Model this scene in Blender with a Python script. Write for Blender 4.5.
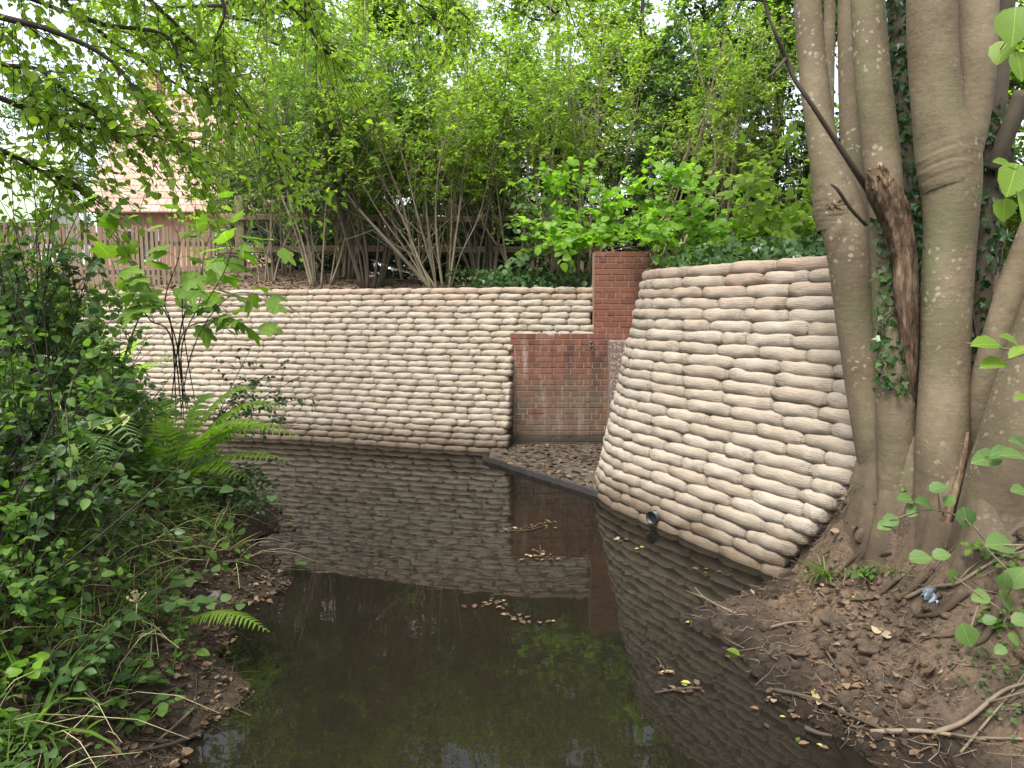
import bpy, bmesh, math, random
import numpy as np
from mathutils import Vector, Matrix

for o in list(bpy.data.objects): bpy.data.objects.remove(o)
random.seed(11); rng = np.random.default_rng(11)
scene = bpy.context.scene
COL = scene.collection
R = math.radians

# ------------------------------------------------------------------ camera
F, CX, CY, HC = 760.0, 512.0, 384.0, 1.8
PITCH = math.atan(74.0 / F)
cam = bpy.data.cameras.new('camera'); camo = bpy.data.objects.new('camera', cam); COL.objects.link(camo)
cam.sensor_width = 36; cam.lens = F / 1024 * 36; cam.clip_start = .05; cam.clip_end = 1500
camo.location = (0, 0, HC); camo.rotation_euler = (math.pi / 2 - PITCH, 0, 0)
scene.camera = camo

# ------------------------------------------------------------------ sky, sun, exposure
SUN_EL, SUN_AZ = R(60), R(-146)       # azimuth clockwise from +Y: the sun stands to the left, a little behind
world = bpy.data.worlds.new('World'); scene.world = world; world.use_nodes = True
wt = world.node_tree; bg = wt.nodes['Background']
sky = wt.nodes.new('ShaderNodeTexSky'); sky.sky_type = 'NISHITA'; sky.sun_disc = False
sky.sun_elevation = SUN_EL; sky.sun_rotation = SUN_AZ; sky.dust_density = 3.0; sky.air_density = 1.0
hs = wt.nodes.new('ShaderNodeHueSaturation'); hs.inputs['Saturation'].default_value = .35
wt.links.new(sky.outputs[0], hs.inputs['Color']); wt.links.new(hs.outputs[0], bg.inputs['Color'])
bg.inputs['Strength'].default_value = .15
sl = bpy.data.lights.new('sun', 'SUN'); sl.energy = 1.5; sl.angle = R(14); sl.color = (1, .96, .88)
so = bpy.data.objects.new('sun', sl); COL.objects.link(so)
sd = Vector((math.sin(SUN_AZ) * math.cos(SUN_EL), math.cos(SUN_AZ) * math.cos(SUN_EL), math.sin(SUN_EL)))
so.rotation_euler = (-sd).to_track_quat('-Z', 'Y').to_euler(); so.location = sd * 40
vs = scene.view_settings; vs.view_transform = 'Standard'; vs.look = 'None'; vs.gamma = 1; vs.use_curve_mapping = False
vs.exposure = 1.86
scene.cycles.use_denoising = True; scene.cycles.max_bounces = 8; scene.cycles.transparent_max_bounces = 12
scene.cycles.transmission_bounces = 4; scene.cycles.glossy_bounces = 3; scene.cycles.diffuse_bounces = 4
scene.cycles.caustics_reflective = False; scene.cycles.caustics_refractive = False

# ------------------------------------------------------------------ pixel helpers (build time only)
cp, sp = math.cos(PITCH), math.sin(PITCH)
def ray(px, py):
    u = (px - CX) / F; v = (CY - py) / F
    return np.array([u, cp + v * sp, -sp + v * cp])
def at(px, py, Y):
    d = ray(px, py); d = d * (Y / d[1]); return np.array([d[0], d[1], HC + d[2]])
def hit(px, py, zf, y0=1.2, y1=20.):
    d = ray(px, py)
    for Y in np.arange(y0, y1, .02):
        p = d * (Y / d[1]); z = float(zf(p[0], p[1]))
        if HC + p[2] <= z: return np.array([p[0], p[1], z])
    p = d * (y1 / d[1]); return np.array([p[0], p[1], HC + p[2]])
def pxw(w, Y): return w / F * Y

# ------------------------------------------------------------------ mesh helpers
class Acc:
    def __init__(s): s.v = []; s.f = {}; s.n = 0
    def add(s, v, faces):
        v = np.asarray(v, float).reshape(-1, 3)
        for f in faces:
            f = np.asarray(f, int)
            if f.size: s.f.setdefault(f.shape[1], []).append(f + s.n)
        s.v.append(v); s.n += len(v)
    def mesh(s, name, smooth=True):
        m = bpy.data.meshes.new(name)
        if not s.v: return m
        v = np.concatenate(s.v); m.vertices.add(len(v)); m.vertices.foreach_set('co', v.astype(np.float32).ravel())
        loops = []; tot = []
        for k, l in s.f.items():
            a = np.concatenate(l); loops.append(a.ravel()); tot.append(np.full(len(a), k))
        loops = np.concatenate(loops); tot = np.concatenate(tot)
        m.loops.add(len(loops)); m.loops.foreach_set('vertex_index', loops.astype(np.int32))
        m.polygons.add(len(tot)); st = np.concatenate([[0], np.cumsum(tot)[:-1]])
        m.polygons.foreach_set('loop_start', st.astype(np.int32)); m.polygons.foreach_set('loop_total', tot.astype(np.int32))
        m.polygons.foreach_set('use_smooth', np.full(len(tot), smooth))
        m.update(calc_edges=True); m.validate(); return m

def link(name, mesh, mat=None, parent=None, M=None):
    if mesh is not None and mat is not None and not mesh.materials: mesh.materials.append(mat)
    o = bpy.data.objects.new(name, mesh); COL.objects.link(o)
    if parent is not None: o.parent = parent
    if M is not None: o.matrix_local = M
    return o
def tag(o, label=None, cat=None, group=None, kind=None):
    if label: o['label'] = label
    if cat: o['category'] = cat
    if group: o['group'] = group
    if kind: o['kind'] = kind
    return o
def thing(name, label, cat, loc=(0, 0, 0), group=None):
    o = bpy.data.objects.new(name, None); COL.objects.link(o); o.location = [float(c) for c in loc]; o.empty_display_size = .1
    return tag(o, label, cat, group)
def rel(root, pts):                                   # world points -> root's local space (roots are never rotated)
    return np.asarray(pts, float) - np.array(root.location)

def norm(a): return a / np.maximum(np.linalg.norm(a, axis=-1, keepdims=True), 1e-9)
def catmull(P, n=8):
    P = np.asarray(P, float); Q = np.vstack([2 * P[0] - P[1], P, 2 * P[-1] - P[-2]]); out = []
    for i in range(1, len(Q) - 2):
        p0, p1, p2, p3 = Q[i - 1:i + 3]
        for t in np.linspace(0, 1, n, endpoint=False):
            out.append(.5 * ((2 * p1) + (-p0 + p2) * t + (2 * p0 - 5 * p1 + 4 * p2 - p3) * t * t + (-p0 + 3 * p1 - 3 * p2 + p3) * t ** 3))
    out.append(P[-1]); return np.array(out)
def tube(acc, P, r, n=8, wob=0., caps=True, seed=0):
    P = np.asarray(P, float); k = len(P); r = np.broadcast_to(np.asarray(r, float), (k,))
    T = norm(np.gradient(P, axis=0)); ref = np.array([1., 0, 0]) if abs(T[0][0]) < .8 else np.array([0, 1., 0])
    A = norm(np.cross(T, ref)); B = np.cross(T, A); th = np.arange(n) / n * 2 * math.pi
    rr = np.repeat(r[:, None], n, 1)
    if wob:
        g = np.random.default_rng(seed); s = np.linspace(0, k / 3, k)[:, None]
        w = sum(np.sin(m * th[None] + g.uniform(0, 6.28) + s * g.uniform(-1, 1)) * g.uniform(.3, 1) / m for m in (2, 3, 4, 5))
        rr = rr * (1 + wob * w)
    V = P[:, None] + rr[..., None] * (np.cos(th)[None, :, None] * A[:, None] + np.sin(th)[None, :, None] * B[:, None])
    i = np.arange(k - 1)[:, None] * n; j = np.arange(n)[None]; jn = (j + 1) % n
    q = np.stack([i + j, i + jn, i + n + jn, i + n + j], -1).reshape(-1, 4)
    fs = [q]
    if caps: fs += [np.arange(n)[None, ::-1], (np.arange(n) + (k - 1) * n)[None]]
    acc.add(V.reshape(-1, 3), fs)
def tubes3(acc, PL, r0, r1):                          # many thin three-sided twigs at once, PL (T,K,3)
    T_, K, _ = PL.shape
    if T_ == 0: return
    t = norm(np.gradient(PL, axis=1)); A = norm(np.cross(t, np.array([.31, .52, .79]))); B = np.cross(t, A)
    rr = (np.linspace(1, 0, K)[None] * np.reshape(r0, (-1, 1)) + np.linspace(0, 1, K)[None] * np.reshape(r1, (-1, 1)))[..., None]
    V = np.stack([PL + rr * (math.cos(a) * A + math.sin(a) * B) for a in (0, 2.094, 4.189)], 2)
    b = np.arange(T_)[:, None, None] * (K * 3); i = np.arange(K - 1)[None, :, None] * 3; j = np.arange(3)[None, None]; jn = (j + 1) % 3
    q = np.stack([b + i + j, b + i + jn, b + i + 3 + jn, b + i + 3 + j], -1).reshape(-1, 4)
    acc.add(V.reshape(-1, 3), [q])
def scatter(acc, tpl, P, T, N, S):
    if len(P) == 0: return
    tv, tf = tpl; T = norm(T); N = norm(N - T * np.sum(N * T, -1, keepdims=True)); X = np.cross(T, N)
    S = np.reshape(S, (-1, 1, 1))
    V = P[:, None] + S * (tv[None, :, 0:1] * X[:, None] + tv[None, :, 1:2] * T[:, None] + tv[None, :, 2:3] * N[:, None])
    o = np.arange(len(P))[:, None, None] * len(tv)
    acc.add(V.reshape(-1, 3), [(f[None] + o).reshape(-1, f.shape[1]) for f in tf])
def frame(p, t, n, s):
    t = Vector(t).normalized(); n = Vector(n); n = (n - t * n.dot(t)).normalized(); x = t.cross(n)
    M = Matrix((x, t, n)).transposed().to_4x4() @ Matrix.Scale(s, 4); M.translation = Vector(p); return M
def tpl_mesh(name, tpl, mat):
    a = Acc(); a.add(tpl[0], tpl[1]); m = a.mesh(name); m.materials.append(mat); return m
def boxv(acc, c0, c1):
    x0, y0, z0 = c0; x1, y1, z1 = c1
    v = [(x0,y0,z0),(x1,y0,z0),(x1,y1,z0),(x0,y1,z0),(x0,y0,z1),(x1,y0,z1),(x1,y1,z1),(x0,y1,z1)]
    acc.add(v, [[(0,3,2,1),(4,5,6,7),(0,1,5,4),(1,2,6,5),(2,3,7,6),(3,0,4,7)]])
def bevbox(name, sx, sy, sz, bev, mat, jit=0):
    bm = bmesh.new(); bmesh.ops.create_cube(bm, size=1)
    for v in bm.verts: v.co = Vector((v.co.x * sx, v.co.y * sy, v.co.z * sz)) + Vector([random.uniform(-jit, jit) for _ in range(3)])
    if bev: bmesh.ops.bevel(bm, geom=bm.edges[:], offset=bev, segments=1, affect='EDGES')
    m = bpy.data.meshes.new(name); bm.to_mesh(m); bm.free()
    if mat: m.materials.append(mat)
    return m

# leaf templates: tip along +Y, face up +Z, unit length
def arr(*f): return [np.array(x) for x in f]
LEAF4 = (np.array([(0,0,0),(.27,.45,.07),(0,1,-.06),(-.27,.45,.07)], float), arr([(0,1,2),(0,2,3)]))
LEAFN = (np.array([(0,0,0),(.15,.4,.05),(0,1,-.08),(-.15,.4,.05)], float), arr([(0,1,2),(0,2,3)]))
def ovate(w, cup=.06, droop=.1, base=.02):
    mid = [(0,0,0),(0,.3,.0),(0,.65,-.02),(0,1,-droop)]
    side = [(w*.62,.1,cup*.6),(w,.36,cup),(w*.86,.66,cup*.7-.02),(w*.36,.9,-droop*.5)]
    v = mid + side + [(-x,y,z) for x,y,z in side]
    q = [(0,4,5,1),(1,5,6,2),(2,6,7,3)]; q += [(0,1,9,8),(1,2,10,9),(2,3,11,10)]
    return (np.array(v, float), arr(q))
OVATE = ovate(.33, .1, .12); ROUND = ovate(.44, .12, .1)
def maple():
    pts = [(0, .3)]; n = 26
    for i in range(n + 1):
        th = -160 + 320 * i / n; r = .36
        for c_, L, w in ((0, .66, 34), (62, .55, 30), (-62, .55, 30), (120, .42, 26), (-120, .42, 26)): r = max(r, L * math.exp(-((th - c_) / w) ** 2))
        r *= 1 + (.05 if i % 2 else -.03); pts.append((math.sin(R(th)) * r, .3 + math.cos(R(th)) * r))
    v = [(x, y, .06 * abs(x) - .3 * (x * x + (y - .3) ** 2)) for x, y in pts]; k = len(pts) - 1
    return (np.array(v, float), arr([(0, i + 1, i) for i in range(1, k)] + [(0, 1, k)]))
MAPLE = maple()
IVY = (np.array([(0,0,0),(.34,-.02,.03),(.42,.3,.0),(.2,.42,.03),(0,.95,-.05),(-.2,.42,.03),(-.42,.3,0),(-.34,-.02,.03)], float), arr([(0,1,2,3),(0,5,6,7)],[(0,3,4),(0,4,5)]))
DEAD = (np.array([(0,0,0),(.28,.2,.12),(.33,.55,.16),(0,1,.1),(-.3,.55,.14),(-.26,.2,.1),(0,.45,-.03)], float), arr([(0,1,6),(1,2,6),(2,3,6),(3,4,6),(4,5,6),(5,0,6)]))
def blade(k=5, w=.02, bend=.6):
    t = np.linspace(0, 1, k); y = np.sin(t * bend * 1.9) / (bend * 1.9); z = -(1 - np.cos(t * bend * 1.9)) / (bend * 1.9)
    ww = w * (1 - t ** 2.2) + .001
    v = np.concatenate([np.stack([-ww, y, z], 1), np.stack([ww, y, z], 1)])
    return (v, arr([(i, k + i, k + i + 1, i + 1) for i in range(k - 1)]))

# ------------------------------------------------------------------ material helpers
def mat(name):
    m = bpy.data.materials.new(name); m.use_nodes = True; nt = m.node_tree; nt.nodes.clear()
    return m, nt
class NB:
    def __init__(s, name):
        s.m, s.t = mat(name); s.out = s.n('ShaderNodeOutputMaterial'); s.co = s.n('ShaderNodeTexCoord')
    def n(s, t, **k):
        x = s.t.nodes.new(t)
        for a, b in k.items(): setattr(x, a, b)
        return x
    def l(s, a, b): s.t.links.new(a, b); return s
    def val(s, sock, v):
        if hasattr(v, 'is_output') or isinstance(v, bpy.types.NodeSocket): s.l(v, sock)
        else: sock.default_value = v
    def noise(s, scale, detail=4, rough=.6, vec=None, dist=0.):
        x = s.n('ShaderNodeTexNoise'); x.inputs['Scale'].default_value = scale; x.inputs['Detail'].default_value = detail
        x.inputs['Roughness'].default_value = rough; x.inputs['Distortion'].default_value = dist
        s.l(vec if vec is not None else s.co.outputs['Object'], x.inputs['Vector']); return x.outputs['Fac']
    def mapv(s, scale, src='Object', loc=(0,0,0)):
        x = s.n('ShaderNodeMapping'); x.inputs['Scale'].default_value = scale; x.inputs['Location'].default_value = loc
        s.l(s.co.outputs[src], x.inputs['Vector']); return x.outputs[0]
    def ramp(s, fac, stops, interp='LINEAR'):
        x = s.n('ShaderNodeValToRGB'); x.color_ramp.interpolation = interp; e = x.color_ramp.elements
        while len(e) < len(stops): e.new(.5)
        for i, (p, c) in enumerate(stops): e[i].position = p; e[i].color = (*c, 1) if len(c) == 3 else c
        s.l(fac, x.inputs[0]); return x.outputs[0]
    def gr(s, fac, a, b):
        x = s.n('ShaderNodeMapRange'); x.clamp = True; s.l(fac, x.inputs[0]); x.inputs[1].default_value = a; x.inputs[2].default_value = b; return x.outputs[0]
    def mix(s, f, a, b, mode='MIX'):
        x = s.n('ShaderNodeMix', data_type='RGBA', blend_type=mode)
        for sock, v in ((x.inputs[0], f), (x.inputs[6], a), (x.inputs[7], b)):
            if isinstance(v, bpy.types.NodeSocket): s.l(v, sock)
            else: sock.default_value = (*v, 1) if isinstance(v, tuple) and len(v) == 3 else v
        return x.outputs[2]
    def math(s, op, a, b=0., c=None):
        x = s.n('ShaderNodeMath', operation=op)
        for i, v in enumerate((a, b) if c is None else (a, b, c)):
            if isinstance(v, bpy.types.NodeSocket): s.l(v, x.inputs[i])
            else: x.inputs[i].default_value = v
        return x.outputs[0]
    def bump(s, h, strength=.4, dist=.01, prev=None):
        x = s.n('ShaderNodeBump'); x.inputs['Strength'].default_value = strength; x.inputs['Distance'].default_value = dist
        s.l(h, x.inputs['Height'])
        if prev is not None: s.l(prev, x.inputs['Normal'])
        return x.outputs[0]
    def rnd(s):                                        # one random number for each island of each object
        g = s.n('ShaderNodeNewGeometry'); o = s.n('ShaderNodeObjectInfo')
        return s.math('FRACT', s.math('ADD', g.outputs['Random Per Island'], o.outputs['Random']))
    def sep(s, src='Object'):
        x = s.n('ShaderNodeSeparateXYZ'); s.l(s.co.outputs[src], x.inputs[0]); return x.outputs
    def worldz(s):
        g = s.n('ShaderNodeNewGeometry'); x = s.n('ShaderNodeSeparateXYZ'); s.l(g.outputs['Position'], x.inputs[0]); return x.outputs
    def worldpos(s):
        g = s.n('ShaderNodeNewGeometry'); return g.outputs['Position']
    def pbr(s, col, rough=.8, nrm=None, spec=.5):
        p = s.n('ShaderNodeBsdfPrincipled')
        for k, v in (('Base Color', col), ('Roughness', rough)):
            if isinstance(v, bpy.types.NodeSocket): s.l(v, p.inputs[k])
            else: p.inputs[k].default_value = (*v, 1) if isinstance(v, tuple) else v
        p.inputs['Specular IOR Level'].default_value = spec
        if nrm is not None: s.l(nrm, p.inputs['Normal'])
        return p.outputs[0]
    def done(s, sh): s.l(sh, s.out.inputs['Surface']); return s.m

def leaf_mat(name, cols, trans=.45, rough=.55, tcol=None, spec=.22):
    b = NB(name); r = b.rnd(); n = len(cols)
    c = b.ramp(r, [(i / (n - 1), k) for i, k in enumerate(cols)])
    c = b.mix(.5, c, b.mix(b.noise(30, 2), (.55,.55,.5), (1.25,1.25,1.1)), 'MULTIPLY')
    p = b.pbr(c, rough, None, spec)
    t = b.n('ShaderNodeBsdfTranslucent'); tc = b.mix(1., c, tcol or (2.1, 2.3, .9), 'MULTIPLY'); b.l(tc, t.inputs['Color'])
    x = b.n('ShaderNodeMixShader'); x.inputs[0].default_value = trans; b.l(p, x.inputs[1]); b.l(t.outputs[0], x.inputs[2])
    return b.done(x.outputs[0])

M = {}
def vein_mat(name, c0, c1, trans=.45):
    b = NB(name); r = b.rnd(); s = b.sep(); ax = b.math('ABSOLUTE', s[0])
    c = b.mix(r, c0, c1); mott = b.noise(7, 4, .6, b.worldpos()); c = b.mix(.6, c, b.mix(mott, (.5,.55,.5), (1.4,1.35,1.2)), 'MULTIPLY')
    ph = b.math('SUBTRACT', s[1], b.math('MULTIPLY', ax, .75)); w = b.math('ABSOLUTE', b.math('SINE', b.math('MULTIPLY', ph, 26.)))
    v = b.math('MAXIMUM', b.gr(w, .16, .02), b.gr(ax, .022, .008)); c = b.mix(b.math('MULTIPLY', v, .45), c, tuple(x * 1.9 for x in c1))
    blot = b.gr(b.noise(14, 3, .6, b.worldpos()), .68, .74); c = b.mix(b.math('MULTIPLY', blot, .7), c, (.16,.11,.04))
    nn = b.bump(b.math('SUBTRACT', 1., v), .4, .006); p = b.pbr(c, .5, nn, .3)
    t = b.n('ShaderNodeBsdfTranslucent'); b.l(b.mix(1., c, (1.9, 2.1, .85), 'MULTIPLY'), t.inputs['Color'])
    x = b.n('ShaderNodeMixShader'); x.inputs[0].default_value = trans; b.l(p, x.inputs[1]); b.l(t.outputs[0], x.inputs[2]); return b.done(x.outputs[0])
M['vein_lime'] = vein_mat('vein_lime', (.085,.16,.022), (.14,.23,.035)); M['vein_mid'] = vein_mat('vein_mid', (.05,.105,.03), (.10,.165,.045), .35); M['vein_bright'] = vein_mat('vein_bright', (.11,.19,.025), (.17,.26,.04), .5)
M['leaf_bright'] = leaf_mat('leaf_bright', [(.10,.17,.024),(.145,.225,.034),(.19,.27,.045),(.12,.185,.035)], .6)
M['leaf_mid'] = leaf_mat('leaf_mid', [(.045,.10,.022),(.07,.14,.028),(.10,.18,.03),(.06,.11,.03)], .42)
M['leaf_dark'] = leaf_mat('leaf_dark', [(.02,.045,.016),(.035,.07,.022),(.05,.09,.03)], .2, .4)
M['leaf_blue'] = leaf_mat('leaf_blue', [(.035,.075,.026),(.05,.10,.03),(.08,.135,.038),(.045,.09,.025)], .3, .5)
M['leaf_lime'] = leaf_mat('leaf_lime', [(.10,.20,.02),(.13,.25,.025),(.16,.29,.03)], .5, .4)
M['leaf_ivy'] = leaf_mat('leaf_ivy', [(.018,.045,.014),(.03,.07,.02),(.05,.10,.03),(.025,.055,.02)], .12, .3)
M['fern'] = leaf_mat('fern', [(.17,.29,.035),(.22,.34,.05)], .5, .55)
M['fern_pale'] = leaf_mat('fern_pale', [(.13,.22,.08),(.16,.25,.10)], .35, .5)
M['leaf_pale'] = leaf_mat('leaf_pale', [(.28,.34,.10),(.36,.38,.16),(.22,.30,.07)], .35, .6)
M['grass'] = leaf_mat('grass', [(.05,.10,.022),(.08,.14,.03),(.12,.17,.05),(.20,.19,.09)], .3, .5)
M['litter'] = leaf_mat('litter', [(.03,.02,.013),(.06,.038,.024),(.13,.08,.048),(.06,.04,.025),(.21,.145,.09),(.05,.034,.022),(.10,.062,.04),(.27,.21,.145)], .1, .7, (1.2,1.1,.9))
M['yellow_leaf'] = leaf_mat('yellow_leaf', [(.34,.26,.06),(.40,.32,.11)], .2, .5, (1.2,1.2,1))

def m_bark():
    b = NB('bark_smooth'); pos = b.worldpos()
    n1 = b.noise(3, 5, .6, pos); n2 = b.noise(22, 5, .65, pos)
    mv = b.n('ShaderNodeMapping'); mv.inputs['Scale'].default_value = (1.5, 1.5, 12); b.l(pos, mv.inputs['Vector'])
    n3 = b.noise(4, 3, .6, mv.outputs[0])
    c = b.ramp(n1, [(.25, (.07,.053,.031)), (.5, (.118,.092,.056)), (.72, (.16,.13,.084))])
    c = b.mix(b.math('MULTIPLY', b.gr(n2, .5, .7), .5), c, (.085,.07,.045)); c = b.mix(b.math('MULTIPLY', b.gr(b.noise(60, 4, .7, pos), .58, .7), .35), c, (.24,.21,.14)); c = b.mix(b.math('MULTIPLY', b.gr(n3, .64, .70), .45), c, (.06,.047,.03))
    c = b.mix(b.math('MULTIPLY', b.gr(b.noise(1.6, 3, .5, pos, .5), .52, .7), .6), c, (.075,.085,.035))
    v = b.n('ShaderNodeTexVoronoi'); v.inputs['Scale'].default_value = 34; v.inputs['Randomness'].default_value = 1
    dv = b.n('ShaderNodeMapping'); dv.inputs['Scale'].default_value = (1, 1, 1.1); b.l(pos, dv.inputs['Vector'])
    nz = b.n('ShaderNodeTexNoise'); nz.inputs['Scale'].default_value = 14; b.l(pos, nz.inputs['Vector'])
    ad = b.n('ShaderNodeVectorMath', operation='MULTIPLY_ADD'); b.l(nz.outputs['Color'], ad.inputs[0]); ad.inputs[1].default_value = (.05,.05,.05); b.l(dv.outputs[0], ad.inputs[2])
    b.l(ad.outputs[0], v.inputs['Vector'])
    sx = b.n('ShaderNodeSeparateColor'); b.l(v.outputs['Color'], sx.inputs[0])
    size = b.math('MULTIPLY', b.gr(sx.outputs[0], .55, 1.), .62)
    spot = b.gr(b.math('SUBTRACT', size, v.outputs['Distance']), .0, .12)
    spot = b.math('MULTIPLY', spot, b.gr(b.noise(2.6, 2, .5, pos), .46, .60))
    c = b.mix(b.math('MULTIPLY', spot, .6), c, (.27,.25,.19))
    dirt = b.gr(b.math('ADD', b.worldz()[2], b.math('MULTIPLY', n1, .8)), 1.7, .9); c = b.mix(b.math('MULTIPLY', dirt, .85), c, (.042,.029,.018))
    h = b.math('ADD', b.math('MULTIPLY', n3, .35), n2)
    return b.done(b.pbr(c, .8, b.bump(h, .45, .012), .25))
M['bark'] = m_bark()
def m_twig(name, c0, c1):
    b = NB(name); c = b.mix(b.noise(9, 4, .6, b.worldpos()), c0, c1)
    return b.done(b.pbr(c, .8, b.bump(b.noise(60, 3, .6, b.worldpos()), .4, .004), .3))
M['twig'] = m_twig('twig_grey', (.10,.08,.055), (.27,.22,.15))
M['twig_dark'] = m_twig('twig_dark', (.018,.014,.01), (.06,.045,.03))
M['trunk_dark'] = m_twig('trunk_dark', (.035,.028,.02), (.09,.075,.05))
M['stem_pale'] = m_twig('stem_pale', (.28,.26,.12), (.42,.38,.2))
M['stem_green'] = m_twig('stem_green', (.07,.09,.03), (.14,.13,.06))
M['stick'] = m_twig('stick', (.04,.03,.02), (.20,.155,.105))
M['stick_wet'] = m_twig('stick_wet', (.02,.015,.01), (.07,.05,.035))
def m_decay():
    b = NB('decayed_wood'); pos = b.worldpos()
    mv = b.n('ShaderNodeMapping'); mv.inputs['Scale'].default_value = (1, 1, .22); b.l(pos, mv.inputs['Vector'])
    n = b.noise(38, 6, .7, mv.outputs[0]); c = b.ramp(n, [(.32, (.025,.017,.011)), (.48, (.12,.078,.048)), (.72, (.29,.205,.13))])
    return b.done(b.pbr(c, .9, b.bump(n, 1., .03), .2))
M['decay'] = m_decay()
def m_bag():
    b = NB('hessian'); pos = b.worldpos(); r = b.rnd()
    c = b.ramp(r, [(0, (.285,.237,.18)), (.25, (.325,.278,.222)), (.5, (.303,.255,.197)), (.75, (.333,.29,.238)), (1, (.302,.248,.192))])
    wz = b.worldz()
    r2 = b.math('FRACT', b.math('MULTIPLY', r, 17.3))
    top = b.math('MULTIPLY', b.gr(wz[2], 1.75, 2.0), b.gr(r2, .2, .6))
    c = b.mix(b.math('MULTIPLY', top, .55), c, (.28,.19,.135))                          # rusty dye in the top courses
    n = b.noise(7, 5, .65, pos); c = b.mix(b.math('MULTIPLY', b.gr(n, .45, .75), .22), c, (.235,.195,.145))
    mv = b.n('ShaderNodeMapping'); mv.inputs['Scale'].default_value = (1, 1, .25); b.l(pos, mv.inputs['Vector'])
    c = b.mix(b.math('MULTIPLY', b.gr(b.noise(5, 4, .6, mv.outputs[0]), .55, .72), .15), c, (.20,.17,.125))
    wet = b.gr(b.math('ADD', wz[2], b.math('MULTIPLY', b.noise(2.2, 5, .7, pos), -.45)), .12, -.14)
    c = b.mix(b.math('MULTIPLY', wet, .9), c, (.115,.085,.058))                            # silt line at the water
    oc = b.co.outputs['Object']
    w1 = b.n('ShaderNodeTexWave'); w1.inputs['Scale'].default_value = 95; w1.bands_direction = 'X'; b.l(oc, w1.inputs['Vector'])
    w2 = b.n('ShaderNodeTexWave'); w2.inputs['Scale'].default_value = 95; w2.bands_direction = 'Z'; b.l(oc, w2.inputs['Vector'])
    weave = b.math('MULTIPLY', w1.outputs['Fac'], w2.outputs['Fac'])
    fold = b.noise(26, 4, .6, pos, .8)
    cm = b.n('ShaderNodeMapping'); cm.inputs['Scale'].default_value = (2.2, 4, 7); b.l(oc, cm.inputs['Vector']); crease = b.noise(2.2, 4, .6, cm.outputs[0], .6)
    sx = b.n('ShaderNodeSeparateXYZ'); b.l(oc, sx.inputs[0]); endm = b.gr(b.math('ABSOLUTE', sx.outputs[0]), .18, .5); crease = b.math('MULTIPLY', crease, b.math('ADD', .35, endm))
    seam = b.gr(b.math('ABSOLUTE', b.math('SUBTRACT', b.math('ABSOLUTE', sx.outputs[0]), .455)), .014, .004); c = b.mix(b.math('MULTIPLY', seam, .35), c, (.12,.095,.065))
    nn = b.bump(weave, .25, .002, b.bump(crease, .8, .03, b.bump(fold, .5, .012)))
    return b.done(b.pbr(c, .92, nn, .15))
M['bag'] = m_bag()
def m_brick():
    b = NB('brick_face'); pos = b.worldpos(); r = b.rnd(); wz = b.worldz()
    c = b.ramp(r, [(0, (.14,.054,.034)), (.35, (.175,.068,.043)), (.7, (.155,.06,.04)), (.9, (.11,.046,.034)), (1, (.195,.088,.058))])
    c = b.mix(.6, c, b.mix(b.noise(60, 4, .7, pos), (.6,.6,.6), (1.3,1.3,1.3)), 'MULTIPLY')
    mv = b.n('ShaderNodeMapping'); mv.inputs['Scale'].default_value = (6, 6, .55); b.l(pos, mv.inputs['Vector'])
    st = b.noise(1.5, 5, .65, mv.outputs[0])
    low = b.gr(wz[2], 1.6, 1.2)
    c = b.mix(b.math('MULTIPLY', b.math('MULTIPLY', b.gr(st, .53, .72), low), .7), c, (.40,.36,.32))    # lime streaks
    c = b.mix(b.math('MULTIPLY', b.math('MULTIPLY', b.gr(st, .46, .36), low), .75), c, (.035,.026,.022))                # dark run-off stains
    alg = b.gr(b.math('ADD', wz[2], b.math('MULTIPLY', b.noise(2.6, 5, .65, pos), .8)), 1.62, 1.0)
    c = b.mix(b.math('MULTIPLY', b.math('MULTIPLY', alg, b.gr(b.noise(3.5, 5, .7, pos), .3, .6)), .8), c, b.mix(b.noise(9, 4, .6, pos), (.06,.058,.036), (.15,.13,.09)))
    dk = b.gr(b.math('ADD', wz[2], b.math('MULTIPLY', b.noise(2.2, 3, .6, pos), .22)), .33, .24)
    c = b.mix(b.math('MULTIPLY', dk, .85), c, (.035,.03,.022))                          # wet splash band
    return b.done(b.pbr(c, .85, b.bump(b.noise(120, 4, .7, pos), .4, .004), .25))
M['brick'] = m_brick()
def m_mortar():
    b = NB('mortar'); pos = b.worldpos(); wz = b.worldz()
    c = b.mix(b.noise(30, 4, .6, pos), (.20,.16,.13), (.31,.27,.225))
    mo = b.gr(b.math('ADD', b.noise(5, 4, .6, pos), b.math('MULTIPLY', wz[2], .12)), .45, .66); c = b.mix(b.math('MULTIPLY', mo, .7), c, (.19,.11,.08))
    dk = b.gr(wz[2], .26, .16); c = b.mix(b.math('MULTIPLY', dk, .85), c, (.05,.045,.03))
    return b.done(b.pbr(c, .95, b.bump(b.noise(200, 3, .6, pos), .5, .003), .2))
M['mortar'] = m_mortar()
def m_ground(name, cols, sc=6, rough=.95, bs=.8, bd=.03):
    b = NB(name); pos = b.worldpos(); n = b.noise(sc, 8, .7, pos); k = len(cols)
    c = b.ramp(n, [(.25 + .5 * i / (k - 1), q) for i, q in enumerate(cols)])
    c = b.mix(b.math('MULTIPLY', b.gr(b.noise(45, 4, .7, pos), .55, .7), .5), c, tuple(x * 1.9 for x in cols[-1]))
    if name == 'bank_soil': c = b.mix(b.gr(b.worldz()[2], .0, -.07), c, b.mix(b.noise(2.2, 6, .7, pos), (.036,.031,.022), (.095,.078,.055)))      # stream silt below the waterline
    h = b.math('ADD', b.noise(sc * 3, 6, .7, pos), b.math('MULTIPLY', b.noise(70, 4, .7, pos), .4))
    return b.done(b.pbr(c, rough, b.bump(h, bs, bd), .25))
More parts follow.
